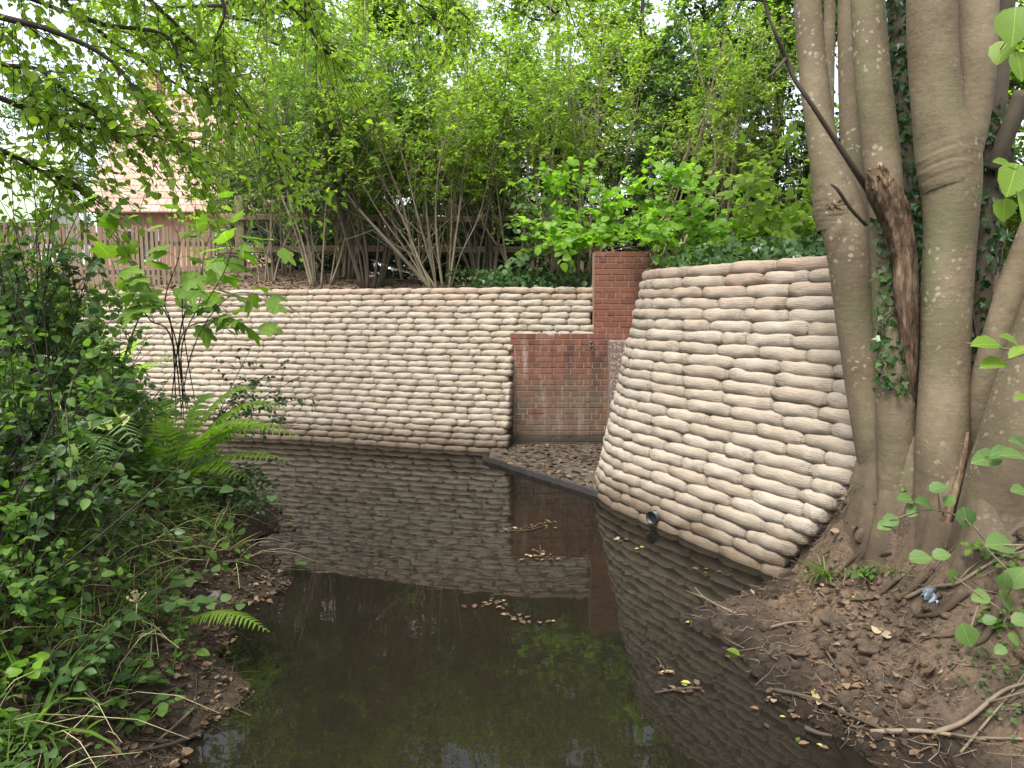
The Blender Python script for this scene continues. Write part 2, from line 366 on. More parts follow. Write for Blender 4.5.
def m_soil():
    b = NB('soil'); pos = b.worldpos(); n = b.noise(5, 9, .72, pos, .6); w = b.worldz()[2]
    c = b.ramp(n, [(.28, (.027,.019,.013)), (.43, (.085,.06,.04)), (.56, (.16,.112,.074)), (.75, (.225,.158,.104))])
    c = b.mix(b.math('MULTIPLY', b.gr(b.noise(1.7, 4, .6, pos), .54, .68), .55), c, (.22,.135,.07))
    sp = b.noise(55, 5, .75, pos); c = b.mix(b.math('MULTIPLY', b.gr(sp, .56, .7), .55), c, (.21,.155,.10)); c = b.mix(b.math('MULTIPLY', b.gr(sp, .44, .32), .7), c, (.012,.009,.006))
    wet = b.gr(b.math('ADD', w, b.math('MULTIPLY', n, -.12)), .10, -.03); c = b.mix(b.math('MULTIPLY', wet, .8), c, (.012,.009,.007))
    c = b.mix(b.gr(w, -.005, -.07), c, b.mix(b.noise(2.2, 6, .7, pos), (.036,.031,.022), (.095,.078,.055)))
    h = b.math('ADD', b.noise(16, 8, .75, pos), b.math('MULTIPLY', sp, .5)); rough = b.math('SUBTRACT', .95, b.math('MULTIPLY', wet, .6))
    return b.done(b.pbr(c, rough, b.bump(h, 1., .05), .3))
M['soil'] = m_soil()
M['bank_soil'] = m_ground('bank_soil', [(.02,.015,.01), (.045,.032,.02), (.08,.055,.033)])
M['mulch'] = m_ground('mulch', [(.06,.04,.028), (.12,.082,.055), (.20,.14,.095)], 10)
M['bed'] = m_ground('silt', [(.036,.031,.022), (.06,.051,.036), (.095,.078,.055)], 2.2, .9, .5, .04)
M['core'] = m_ground('core_dark', [(.04,.03,.02), (.07,.05,.035)])  # dark tone for the added light-blocking core of the bag walls
def m_concrete(name, c0, c1, agg=None):
    b = NB(name); pos = b.worldpos(); c = b.mix(b.noise(8, 6, .7, pos), c0, c1); h = b.noise(60, 5, .7, pos)
    if agg:
        v = b.n('ShaderNodeTexVoronoi'); v.inputs['Scale'].default_value = agg; b.l(pos, v.inputs['Vector'])
        c = b.mix(.75, c, b.ramp(v.outputs['Distance'], [(.15, (.34,.29,.25)), (.5, (.10,.07,.06))])); h = b.math('SUBTRACT', 1., v.outputs['Distance'])
    return b.done(b.pbr(c, .85, b.bump(h, .6, .01), .3))
M['concrete'] = m_concrete('concrete', (.045,.037,.03), (.10,.082,.066))
M['wet_concrete'] = m_concrete('wet_concrete', (.018,.016,.014), (.06,.052,.045))
M['aggregate'] = m_concrete('exposed_aggregate', (.22,.15,.12), (.3,.22,.18), 28)
def m_water():
    b = NB('water'); pos = b.worldpos()
    mv = b.n('ShaderNodeMapping'); mv.inputs['Scale'].default_value = (1., 1.7, 1); b.l(pos, mv.inputs['Vector'])
    n1 = b.noise(3.6, 2, .5, mv.outputs[0], .3); n2 = b.noise(13, 2, .5, mv.outputs[0])
    h = b.math('ADD', n1, b.math('MULTIPLY', n2, .13)); nn = b.bump(h, .25, .0026)
    fr = b.n('ShaderNodeFresnel'); fr.inputs['IOR'].default_value = 1.333; b.l(nn, fr.inputs['Normal'])
    g = b.n('ShaderNodeBsdfGlossy'); g.inputs['Roughness'].default_value = .004; b.l(nn, g.inputs['Normal'])
    t = b.n('ShaderNodeBsdfTransparent'); t.inputs['Color'].default_value = (.33,.30,.24,1)
    df = b.n('ShaderNodeBsdfDiffuse'); df.inputs['Color'].default_value = (.032,.029,.022,1); tb = b.n('ShaderNodeMixShader'); tb.inputs[0].default_value = .22; b.l(t.outputs[0], tb.inputs[1]); b.l(df.outputs[0], tb.inputs[2])
    x = b.n('ShaderNodeMixShader'); b.l(fr.outputs[0], x.inputs[0]); b.l(tb.outputs[0], x.inputs[1]); b.l(g.outputs[0], x.inputs[2])
    return b.done(x.outputs[0])
M['water'] = m_water()
def m_wood(name, c0, c1):
    b = NB(name); pos = b.worldpos(); r = b.rnd()
    mv = b.n('ShaderNodeMapping'); mv.inputs['Scale'].default_value = (9, 9, 1.2); b.l(pos, mv.inputs['Vector'])
    c = b.mix(b.noise(4, 5, .65, mv.outputs[0]), c0, c1); c = b.mix(.5, c, b.mix(r, (.7,.7,.7), (1.2,1.2,1.2)), 'MULTIPLY')
    return b.done(b.pbr(c, .85, None, .25))
M['picket'] = m_wood('picket_wood', (.12,.085,.055), (.25,.185,.125))
M['rail'] = m_wood('rail_wood', (.11,.085,.05), (.23,.175,.11))
M['post'] = m_wood('post_wood', (.10,.055,.03), (.2,.12,.07))
def m_plain(name, c, rough=.5, metal=0.):
    b = NB(name); cc = b.mix(b.noise(12, 4, .6, b.worldpos()), tuple(x * .75 for x in c), tuple(min(1, x * 1.2) for x in c))
    return b.done(b.pbr(cc, rough))
M['pole'] = m_plain('galvanised', (.28,.31,.34), .45)
M['pipe'] = m_plain('pipe_plastic', (.012,.012,.012), .5)
M['render'] = m_plain('pale_render', (.62,.66,.55), .9)
M['pale_roof'] = m_plain('pale_roof', (.27,.33,.22), .9)
M['glass'] = m_plain('window_glass', (.05,.06,.07), .1)
M['white'] = m_plain('white_paint', (.75,.75,.72), .5)
M['wire'] = m_plain('wire', (.05,.05,.05), .5)
def m_tile():
    b = NB('clay_tile'); r = b.rnd(); c = b.ramp(r, [(0, (.27,.175,.13)), (.5, (.33,.225,.17)), (1, (.38,.275,.215))])
    return b.done(b.pbr(b.mix(.5, c, b.mix(b.noise(3, 5, .6), (.7,.7,.7), (1.2,1.2,1.2)), 'MULTIPLY'), .9))
M['tile'] = m_tile()
M['house_brick'] = m_plain('house_brick', (.42,.25,.18), .9)
def m_rag():
    b = NB('blue_plastic'); c = b.mix(b.noise(25, 4, .6, b.worldpos()), (.03,.045,.07), (.13,.155,.19)); return b.done(b.pbr(c, .35))
M['rag'] = m_rag()
def m_stone():
    b = NB('stone'); c = b.mix(b.noise(14, 6, .7, b.worldpos()), (.06,.055,.045), (.2,.175,.14)); return b.done(b.pbr(c, .9, b.bump(b.noise(30, 5, .7, b.worldpos()), .6, .02)))
M['stone'] = m_stone()

# ------------------------------------------------------------------ terrain functions
_w = [(rng.normal(size=2) * s, rng.uniform(0, 6.28), 1 / s ** .9) for s in (.8, 1.1, 1.7, 2.4, 3.6, 5, 7.5, 10, 14, 20) for _ in range(3)]
def fbm(x, y, k=1.):
    x = np.asarray(x, float) * k; y = np.asarray(y, float) * k
    return sum(a * np.sin(d[0] * x + d[1] * y + p + 1.5 * np.sin(d[1] * x * .6 - d[0] * y * .6)) for d, p, a in _w) * .25
def inpoly(x, y, P):
    x = np.asarray(x, float); y = np.asarray(y, float); c = np.zeros(np.broadcast(x, y).shape, bool); P = np.asarray(P)
    for (x1, y1), (x2, y2) in zip(P, np.roll(P, -1, 0)):
        if y1 == y2: continue
        c ^= ((y1 > y) != (y2 > y)) & (x < (x2 - x1) * (y - y1) / (y2 - y1) + x1)
    return c
def dline(x, y, P, closed=False):
    x = np.asarray(x, float); y = np.asarray(y, float); d = np.full(np.broadcast(x, y).shape, 1e9); P = np.asarray(P)
    Q = np.roll(P, -1, 0) if closed else P[1:]
    for (x1, y1), (x2, y2) in zip(P, Q):
        L = (x2 - x1) ** 2 + (y2 - y1) ** 2; t = np.clip(((x - x1) * (x2 - x1) + (y - y1) * (y2 - y1)) / max(L, 1e-9), 0, 1)
        d = np.minimum(d, np.hypot(x - x1 - t * (x2 - x1), y - y1 - t * (y2 - y1)))
    return d
LSHORE = catmull([(-.9,-8),(-.95,-2),(-1.0,.5),(-1.12,2),(-1.3,3.0),(-1.42,3.6),(-1.55,4.2),(-1.62,4.9),(-1.85,5.7),(-2.15,6.6),(-2.75,7.8),(-3.4,8.7),(-4.6,9.3),(-7,9.7),(-14,10.5)], 5)
LSHORE = LSHORE + np.stack([.10 * np.sin(LSHORE[:, 1] * 4.1) + .06 * np.sin(LSHORE[:, 1] * 9.3 + 1), 0 * LSHORE[:, 1]], 1) * ((LSHORE[:, 1] > 1) & (LSHORE[:, 1] < 8))[:, None]
LPOLY = np.vstack([LSHORE, [(-40, 10.5), (-40, -8)]])
def zleft(x, y):
    d = dline(x, y, LSHORE); i = inpoly(x, y, LPOLY)
    z = np.interp(d, [0,.12,.35,.7,1.2,2,3.5,6,9], [0,.06,.26,.5,.78,1.08,1.4,1.8,2.1]) + (.05 * fbm(x, y, 1.6) + .025 * fbm(x + 3, y, 6)) * np.clip(d * 3, .3, 1)
    return np.where(i, z, -.02 - .55 * np.minimum(d, .9))
RSHORE = catmull([(2.05,5.35),(1.8,4.95),(1.55,4.72),(1.1,4.42),(1.0,4.25),(1.18,3.9),(1.22,3.4),(1.4,2.95),(1.45,2.4),(1.3,1),(1.2,-3),(1.2,-8)], 5)
RPOLY = np.vstack([RSHORE, [(30,-8),(30,6.0),(2.6,6.0)]])
def zright(x, y):
    x = np.asarray(x, float); y = np.asarray(y, float)
    d = dline(x, y, RSHORE); i = inpoly(x, y, RPOLY)
    z = np.interp(d, [0,.1,.35,.7,.95,1.3,2,3,4], [0,.04,.13,.31,.52,.78,1.25,1.75,2.1])
    ext = np.clip(1.6 * ((x - 1.84) * .44 - (y - 4.9) * .9) , 0, .85) * np.exp(-((x - 2.05 - .25 * (4.6 - y)) / .22) ** 2) * (y > 4.0)   # soil heaped against the bag ends
    z = np.maximum(z, ext)
    l = fbm(x, y, 2.3); z = z + (.06 * l + .05 * fbm(x + 5, y - 3, 4.3) + .034 * np.abs(fbm(x - 2, y + 7, 9)) + .015 * fbm(x + 9, y + 2, 24)) * np.clip(d * 4, .2, 1)
    return np.where(i, z, -.02 - .55 * np.minimum(d, .9))

def grid_mesh(name, xs, ys, zf, mat_, keep=None, noshow=None):
    X, Y = np.meshgrid(xs, ys); Z = zf(X, Y); nx, ny = len(xs), len(ys)
    v = np.stack([X, Y, Z], -1).reshape(-1, 3); i = np.arange(ny - 1)[:, None] * nx + np.arange(nx - 1)[None]
    q = np.stack([i, i + 1, i + nx + 1, i + nx], -1).reshape(-1, 4)
    if keep is not None:
        k = keep(X, Y).reshape(-1); q = q[k[q].any(1)]
        u = np.unique(q); mp = -np.ones(len(v), int); mp[u] = np.arange(len(u)); v = v[u]; q = mp[q]
    a = Acc(); a.add(v, [q]); m = a.mesh(name); o = link(name, m, mat_); return tag(o, kind='structure')
def spaced(a, b, fine0, fine1, df, grow=1.25):
    l = list(np.arange(fine0, fine1 + 1e-6, df)); s = df; x = fine0
    while x > a: s *= grow; x -= s; l.insert(0, max(x, a))
    s = df; x = l[-1]
    while x < b: s *= grow; x += s; l.append(min(x, b))
    return np.array(l)

# ------------------------------------------------------------------ wall paths (front faces at water level)
FPATH = catmull([(1.12,9.43),(.5,9.42),(-.05,9.44),(-1.4,9.85),(-2.9,10.4),(-4.5,10.75),(-6.2,11.0),(-8.5,11.3)], 14)
RPATH = catmull([(2.1,8.75),(1.5,8.55),(.98,8.1),(.80,7.5),(.84,6.95),(1.27,6.0),(1.78,4.95),(2.28,3.93),(2.7,3.05)], 14)
def path_tools(P):
    s = np.concatenate([[0], np.cumsum(np.linalg.norm(np.diff(P, axis=0), axis=1))]); T = norm(np.gradient(P, axis=0)); Tp = np.vstack([np.repeat(T[:1], 6, 0), T, np.repeat(T[-1:], 6, 0)]); T = norm(np.stack([np.convolve(Tp[:, i], np.ones(13) / 13, 'valid') for i in range(2)], 1))
    def f(q):
        p = np.array([np.interp(q, s, P[:, 0]), np.interp(q, s, P[:, 1])]); t = norm(np.array([np.interp(q, s, T[:, 0]), np.interp(q, s, T[:, 1])]))
        return p, t
    return s, f
FS, Ff = path_tools(FPATH); RS, Rf = path_tools(RPATH)
FB, RB = .30, .215                                     # batter per metre of height

# ------------------------------------------------------------------ ground, stream, banks
def offs(f, L, b, z, extra, n=40):
    out = []
    for q in np.linspace(0, L, n):
        p, t = f(q); nrm = np.array([t[1], -t[0]]) ; out.append(p + nrm * (b * z + extra))
    return np.array(out)
fo = offs(Ff, FS[-1], FB, 2., .12); ro = offs(lambda q: (Rf(q)[0], -Rf(q)[1]), RS[-1], RB, 2., .12)
LOW = np.vstack([fo[::-1], [(1.25, 10.2), (2.05, 10.2)], ro, [(4.3,2.6),(5.5,1.5),(5.5,-60),(-9,-60),(-9,11.3)]])
def zground(x, y):
    i = inpoly(x, y, LOW); d = dline(x, y, LOW, True)
    t = 2.0 + np.interp(d, [0,.3,1.2,2.5,20,80], [0,.04,.45,1,1.15,1.3]) * np.interp(x, [-4.5,-1.5,2], [.62,.34,.22]) + .05 * fbm(x, y, .6) * np.clip(d, .1, 1)
    return np.where(i, -.8, t)
def zterr(x, y): return zground(x, y)
grid_mesh('ground', spaced(-500, 500, -9, 7, .14), spaced(-200, 900, 2, 17, .14), zground, M['mulch'])
grid_mesh('stream_bed', np.arange(-14, 6, .25), np.arange(-20, 13, .25), lambda x, y: -.28 + .05 * fbm(x, y, .9), M['bed'])
grid_mesh('left_bank', spaced(-9.6, -.1, -5, -.3, .07, 1.15), spaced(-8, 10.8, 1.5, 9.9, .08, 1.15), zleft, M['bank_soil'], lambda x, y: inpoly(x, y, LPOLY) | (dline(x, y, LSHORE) < .8))
grid_mesh('right_bank', spaced(.3, 7, .85, 2.9, .02, 1.15), spaced(-8, 6.2, 2.0, 5.2, .02, 1.15), zright, M['soil'], lambda x, y: inpoly(x, y, RPOLY) | (dline(x, y, RSHORE) < .8))
a = Acc(); a.add([(-14,-20,0),(6,-20,0),(6,13,0),(-14,13,0)], [[(0,1,2,3)]]); tag(link('stream_water', a.mesh('stream_water'), M['water']), kind='structure')

# ------------------------------------------------------------------ sandbag walls
def bag_template(seed, nu=17, nv=14):
    g = np.random.default_rng(seed); u = np.linspace(-1, 1, nu); u = np.sign(u) * np.abs(u) ** .8
    th = np.arange(nv) / nv * 2 * math.pi; V = []
    ph = g.uniform(0, 6.28, 6); lump = g.uniform(-1, 1, 4); pe = g.uniform(7, 12); endz = g.uniform(-.06, .03, 2)
    for x in u:
        e = max(1 - abs(x) ** pe, .0) ** .5; e = max(e, .6)
        ew = max(1 - abs(x) ** 12, 0.) ** .5; ew = max(ew, .72)
        h = .5 * e * (1 + .05 * math.sin(3 * x + ph[0]) + .03 * math.sin(7 * x + ph[1]))
        d = .5 * ew * (1 + .05 * math.sin(4 * x + ph[2]))
        zc = .03 * math.sin(2.2 * x + ph[3]) + (endz[0] if x < 0 else endz[1]) * abs(x) ** 4
        for t in th:
            c, s = math.cos(t), math.sin(t); ex = .52
            yy = math.copysign(abs(c) ** ex, c) * d; zz = math.copysign(abs(s) ** ex, s) * h
            k = 1 + .03 * math.sin(5 * x + 3 * t + ph[4]) + .025 * math.sin(9 * x - 2 * t + ph[5])
            V.append((x * .5, yy * k, zz * k + zc))
    V = np.array(V); q = [(i * nv + j, i * nv + (j + 1) % nv, (i + 1) * nv + (j + 1) % nv, (i + 1) * nv + j) for i in range(nu - 1) for j in range(nv)]
    return V, [np.array(q)[:, ::-1], np.array([list(range(nv)), ]), np.array([list(range((nu - 1) * nv, nu * nv))[::-1]])]
def bag_mesh(seed, **k):
    t = bag_template(seed, **k); a = Acc(); a.add(*t); m = a.mesh('sandbag'); m.materials.append(M['bag']); return m
BAGS = [bag_mesh(100 + i) for i in range(14)]; BAGT = [bag_template(200 + i, 9, 8) for i in range(8)]
def lay(f, flip, b, pitch, rows, s0, s1, lmin, lmax, depth=.2, seed=3):
    """all bags of a wall as (centre, tangent, length, height, z)"""
    g = np.random.default_rng(seed); out = []
    for i in range(rows):
        z = (i - .35) * pitch; dz0 = g.uniform(0, 6.28)
        qs = np.linspace(0, max(s1(z) + .3, s0(z) + .5), 420); off = b * (z + pitch / 2) + depth / 2; pt = []
        for q_ in qs: p, t = f(q_); pt.append(p + np.array([t[1], -t[0]]) * (-1 if flip else 1) * off)
        pt = np.array(pt); ar_ = np.concatenate([[0], np.cumsum(np.linalg.norm(np.diff(pt, axis=0), axis=1))])      # arc length of this course itself
        b0_, e = np.interp(s0(z), qs, ar_), np.interp(s1(z), qs, ar_); q = b0_ + g.uniform(0, lmax * .9) - lmax
        while q < e - .05:
            L = g.uniform(lmin, lmax) if g.random() > .12 else g.uniform(lmin * .6, lmin)
            if q + L > e: L = max(e - q, .14)
            if q + L < b0_ + .07: q += L; continue
            if q < b0_: L -= b0_ - q; q = b0_
            c0_, c1_ = [np.array([np.interp(v, ar_, pt[:, 0]), np.interp(v, ar_, pt[:, 1])]) for v in (q, q + L)]; t = norm(c1_ - c0_); p = (c0_ + c1_) / 2 + np.array([t[1], -t[0]]) * g.normal() * .005
            zz = z + .003 * math.sin(q * 1.7 + dz0) + g.normal() * .001
            out.append((np.array([p[0], p[1], zz + pitch / 2]), t * (-1 if flip else 1), L, pitch * g.uniform(1.17, 1.23), float(np.interp(q, ar_, qs))))
            q += L - .004
    return out
def bag_matrix(b, loc, depth=.2, g=random):
    c, t, L, h, q = b; x = Vector((t[0], t[1], g.gauss(0, .012))).normalized(); y = Vector((-t[1], t[0], 0)); z = x.cross(y).normalized(); y = z.cross(x)
    s = 1 if g.random() < .5 else -1
    Mx = Matrix((x * L * 1.045 * s, y * depth * s, z * h)).transposed().to_4x4(); Mx.translation = Vector(c - np.array(loc)); return Mx
def proj(p):
    v = np.array(p) - np.array([0, 0, HC]); f = v[1] * cp - v[2] * sp; u = v[1] * sp + v[2] * cp
    return CX + F * v[0] / f, CY - F * u / f, f
# right wall
rroot = thing('sandbag_wall', 'tall leaning wall of plump pale sandbags beside the multi-stemmed tree', 'sandbag wall', (1.3, 6.0, 0))
q0 = RS[np.argmin(np.linalg.norm(RPATH - np.array([1.78, 4.95]), axis=1))]
rb = lay(Rf, True, RB, .0918, 24, lambda z: .9, lambda z: q0 + np.clip(-.02 + .62 * z, 0, .52), .42, .56, seed=5)
def wall_at(px, z):
    best = min(np.linspace(1.5, q0, 300), key=lambda q: abs(proj((*(Rf(q)[0] + np.array([-Rf(q)[1][1], Rf(q)[1][0]]) * RB * z), z))[0] - px))
    return np.array([*(Rf(best)[0] + np.array([-Rf(best)[1][1], Rf(best)[1][0]]) * RB * z), z])
PIPE = wall_at(655, .085)
vis = sorted(rb, key=lambda b: proj(b[0])[2] + (3 if b[4] < 1.3 else 0))
for k, b in enumerate(vis[:300]):
    if np.linalg.norm(b[0][:2] - PIPE[:2]) < .0: continue
    link('sandbag', BAGS[k % 14], None, rroot, bag_matrix(b, rroot.location))
a = Acc()
for k, b in enumerate(vis[300:]):
    tv, tf = BAGT[k % 8]; m = np.array(bag_matrix(b, rroot.location)); a.add(tv @ m[:3, :3].T + m[:3, 3], tf)
if a.v: tag(link('sandbag_courses', a.mesh('sandbag_courses'), M['bag'], rroot), kind='stuff')
def core(f, flip, L, b, ztop, ext, root, q_a=0, zb=-.5):  # unseen dark core added behind the bags to stop light leaking through
    a = Acc(); V = []; n = 60
    for q in np.linspace(q_a, L, n):
        p, t = f(q); nrm = np.array([t[1], -t[0]]) * (-1 if flip else 1)
        for z, e in ((zb, .1), (ztop, .1), (ztop, ext), (zb, ext)):
            pp = p + nrm * (b * z + e) if e == .1 else p + nrm * (b * ztop + e); V.append((*pp, z))
    V = rel(root, V); i = np.arange(n - 1)[:, None] * 4; j = np.arange(4)[None]; jn = (j + 1) % 4
    q = np.stack([i + j, i + 4 + j, i + 4 + jn, i + jn], -1).reshape(-1, 4); a.add(V, [q, [(0,1,2,3)], [tuple(np.arange(4)[::-1] + (n - 1) * 4)]])
    return link('light_block_core', a.mesh('light_block_core', False), M['core'], root)
core(Rf, True, q0 + .42, RB, 2.04, .3, rroot, .8)
# far wall
froot = thing('sandbag_wall', 'long curved sandbag wall across the stream, running left from the brick headwall', 'sandbag wall', (-2.5, 10.2, 0))
qb = FS[np.argmin(np.linalg.norm(FPATH - np.array([-.05, 9.44]), axis=1))]
BRICK_TOP = 1.47
fb = lay(Ff, False, FB, .0815, 26, lambda z: qb + .012 if z < 1.43 else .02, lambda z: FS[-1] - .2, .28, .37, seed=19)
def fvis(b):
    x, y, d = proj(b[0]); return d if x > 215 or (x > 85 and y < 350) else d + 10
fb = sorted(fb, key=fvis)
for k, b in enumerate(fb[:300]): link('sandbag', BAGS[(k * 5) % 14], None, froot, bag_matrix(b, froot.location))
a = Acc()
for k, b in enumerate(fb[300:]):
    tv, tf = BAGT[k % 8]; m = np.array(bag_matrix(b, froot.location)); a.add(tv @ m[:3, :3].T + m[:3, 3], tf)
tag(link('sandbag_courses', a.mesh('sandbag_courses'), M['bag'], froot), kind='stuff')
core(Ff, False, FS[-1], FB, 1.95, .4, froot, qb + .02)

# ------------------------------------------------------------------ brick headwall
YB = 9.86
broot = thing('brick_headwall', 'stepped red brick headwall standing between the two sandbag walls', 'brick wall', (.6, YB, 0))
X0, XM, X1, XP = (510 - CX) / F * YB, (593 - CX) / F * YB, 1.25, 2.15
ZT = 2.55; BR = {k: bevbox('brick', k - .01, .10, .065, .004, M['brick']) for k in (.225, .1125)}
BRC = {}
def brick_len(L):
    L = round(L, 3)
    if L not in BRC: BRC[L] = bevbox('brick', L, .10, .065, .004, M['brick'])
    return BRC[L]
g = np.random.default_rng(4); c = 0; z = .0
while z < ZT - .03:
    xa, xb = (X0, XP) if z < BRICK_TOP - .04 else (XM, XP)
    x = xa; hdr = c % 3 == 2; first = True
    while x < xb - .02:
        L = .1125 if hdr else .225
        if first: L = .1125 if (c % 2 and not hdr) else (.056 if hdr else L)
        first = False; L = min(L, xb - x)
        if L > .03:
            o = link('brick', brick_len(L - .012), None, broot, Matrix.Translation((x + L / 2 - .6, .05 + g.normal() * .0015, z + .0375)) @ Matrix.Rotation(g.normal() * .004, 4, 'Y'))
        x += L
    z += .075; c += 1
zs = round(math.ceil((BRICK_TOP - .04) / .075) * .075, 4); zt = z
a = Acc(); boxv(a, (X0 + .004 - .6, .007, -.4), (XP - .6, .24, zs - .012)); boxv(a, (XM + .004 - .6, .0072, zs - .012), (XP - .6, .24, zt - .014)); link('mortar', a.mesh('mortar', False), M['mortar'], broot)
a = Acc(); tube(a, [(.42, .0, 1.38), (.42, -.03, 1.38)], .022, 8); tube(a, catmull([(.40,-.02,1.37),(.42,-.05,1.32),(.45,-.03,1.36)], 4), .008, 6); link('anchor_ring', a.mesh('anchor_ring'), M['wire'], broot)
# aggregate wing wall behind the right bags, and the apron
wroot = thing('wing_wall', 'narrow exposed aggregate wing wall between brick headwall and leaning sandbags', 'wall', (1.45, 9.84, 0))
me = bevbox('panel', .44, .46, 1.9, .012, M['aggregate']); link('panel', me, None, wroot, Matrix.Translation((0.02, .02, .46)))
pA, pB = hit(489, 457, lambda x, y: .05), hit(606, 493, lambda x, y: .05)
ar = thing('concrete_apron', 'low concrete apron at the foot of the brick headwall, strewn with dead leaves', 'apron', (.5, 9, 0))
poly = [(pA[0], pA[1]), (pB[0], pB[1]), (1.9, 8.1), (1.9, 9.84), (-.25, 9.84)]
def prism(P, z0, z1, loc):
    a = Acc(); n = len(P); v = [(x, y, z0) for x, y in P] + [(x, y, z1) for x, y in P]
    a.add(rel(loc, v), [np.array([list(range(n))[::-1]]), np.array([list(range(n, 2 * n))]), np.array([(i, (i + 1) % n, n + (i + 1) % n, n + i) for i in range(n)])]); return a
link('slab', prism(poly, -.4, .05, ar).mesh('slab', False), M['concrete'], ar)
e = norm(np.array(pB[:2] - pA[:2])); nn = np.array([e[1], -e[0]]); K = [pA[:2] - e * .06, pB[:2] + e * .1, pB[:2] + e * .1 - nn * -.05, pA[:2] - e * .06 - nn * -.05]
gk = np.random.default_rng(6); tk = np.linspace(0, 1, 30); front = [K[0] + (K[1] - K[0]) * t + nn * (.012 + gk.normal() * .012) for t in tk]; back = [K[3] + (K[2] - K[3]) * t + nn * (.003 + gk.normal() * .01) for t in tk[::-1]]
K = [tuple(q) for q in front + back]
link('edge_kerb', prism(K, -.4, .056, ar).mesh('edge_kerb', False), M['wet_concrete'], ar)
# drain pipe through the right wall
proot = thing('drain_pipe', 'black plastic drain pipe poking out low between the leaning sandbags', 'pipe', (0, 0, 0))
P0 = PIPE; qn = np.array([.72, .69, 0]); proot.location = P0
a = Acc()
for r_, y0 in ((.047, 0),):
    n = 20; th = np.arange(n) / n * 6.2832; A = np.array([-.69, .72, 0]); Bv = np.array([0, 0, 1.])
    rings = [(.056, -.055), (.056, .3), (.049, .3), (.049, -.055)]
    V = np.concatenate([np.outer(np.cos(th) * r, A) + np.outer(np.sin(th) * r, Bv) + qn * dd for r, dd in rings])
    i = np.arange(4)[:, None]; j = np.arange(n)[None]; jn = (j + 1) % n
    a.add(V, [np.stack([i * n + j, i * n + jn, ((i + 1) % 4) * n + jn, ((i + 1) % 4) * n + j], -1).reshape(-1, 4)])
kd = np.outer(np.cos(th) * .05, A) + np.outer(np.sin(th) * .05, Bv) + qn * -.02; a2 = Acc(); a2.add(kd, [np.arange(n)[None]]); link('pipe_shade_disc', a2.mesh('pipe_shade_disc'), M['pipe'], proot)  # black disc set in the pipe mouth for the shade inside its bore
link('pipe_sleeve', a.mesh('pipe_sleeve'), M['pipe'], proot)

# ------------------------------------------------------------------ foliage machinery
def sprays(P0, D, L, n, size, droop=.2, flat=.6, jit=.35, seed=0, t0=.15):
    g = np.random.default_rng(seed); T_ = len(P0); D = norm(D); L = np.broadcast_to(L, (T_,))
    t = np.linspace(t0, 1, n)[None, :] + g.uniform(-.03, .03, (T_, n)); dn = np.array([0, 0, -1.])
    pos = P0[:, None] + D[:, None] * (L[:, None] * t)[..., None] + dn * (droop * L[:, None] * t ** 2)[..., None]
    side = norm(np.cross(D, np.array([0, 0, 1.]) + g.normal(size=(T_, 3)) * .25)); sg = np.where(np.arange(n) % 2, 1., -1.)[None, :, None]
    sg = np.repeat(np.repeat(sg, T_, 0), 3, 2); sg[:, -1] *= .2
    tip = norm(D[:, None] * .55 + side[:, None] * sg * .9 + g.normal(size=(T_, n, 3)) * jit + dn * .25)
    nr = norm(np.array([0, 0, 1.]) * flat + g.normal(size=(T_, n, 3)) * .45 + sd_np * .25)
    S = size * g.uniform(.65, 1.2, (T_, n))
    tl = np.linspace(0, 1, 4)[None]
    PL = P0[:, None] + D[:, None] * (L[:, None] * tl)[..., None] + dn * (droop * L[:, None] * tl ** 2)[..., None]
    return pos.reshape(-1, 3), tip.reshape(-1, 3), nr.reshape(-1, 3), S.ravel(), PL
sd_np = np.array(sd)
def bez(p, d, L, k=6, wob=.12, up=0., g=rng):
    """wandering polyline"""
    P = [np.array(p, float)]; d = norm(np.array(d, float))
    for i in range(k):
        d = norm(d + g.normal(size=3) * wob + np.array([0, 0, up])); P.append(P[-1] + d * L / k)
    return np.array(P)
def sample_on(P, t):
    s = np.linspace(0, 1, len(P)); return np.stack([np.interp(t, s, P[:, i]) for i in range(3)], -1)

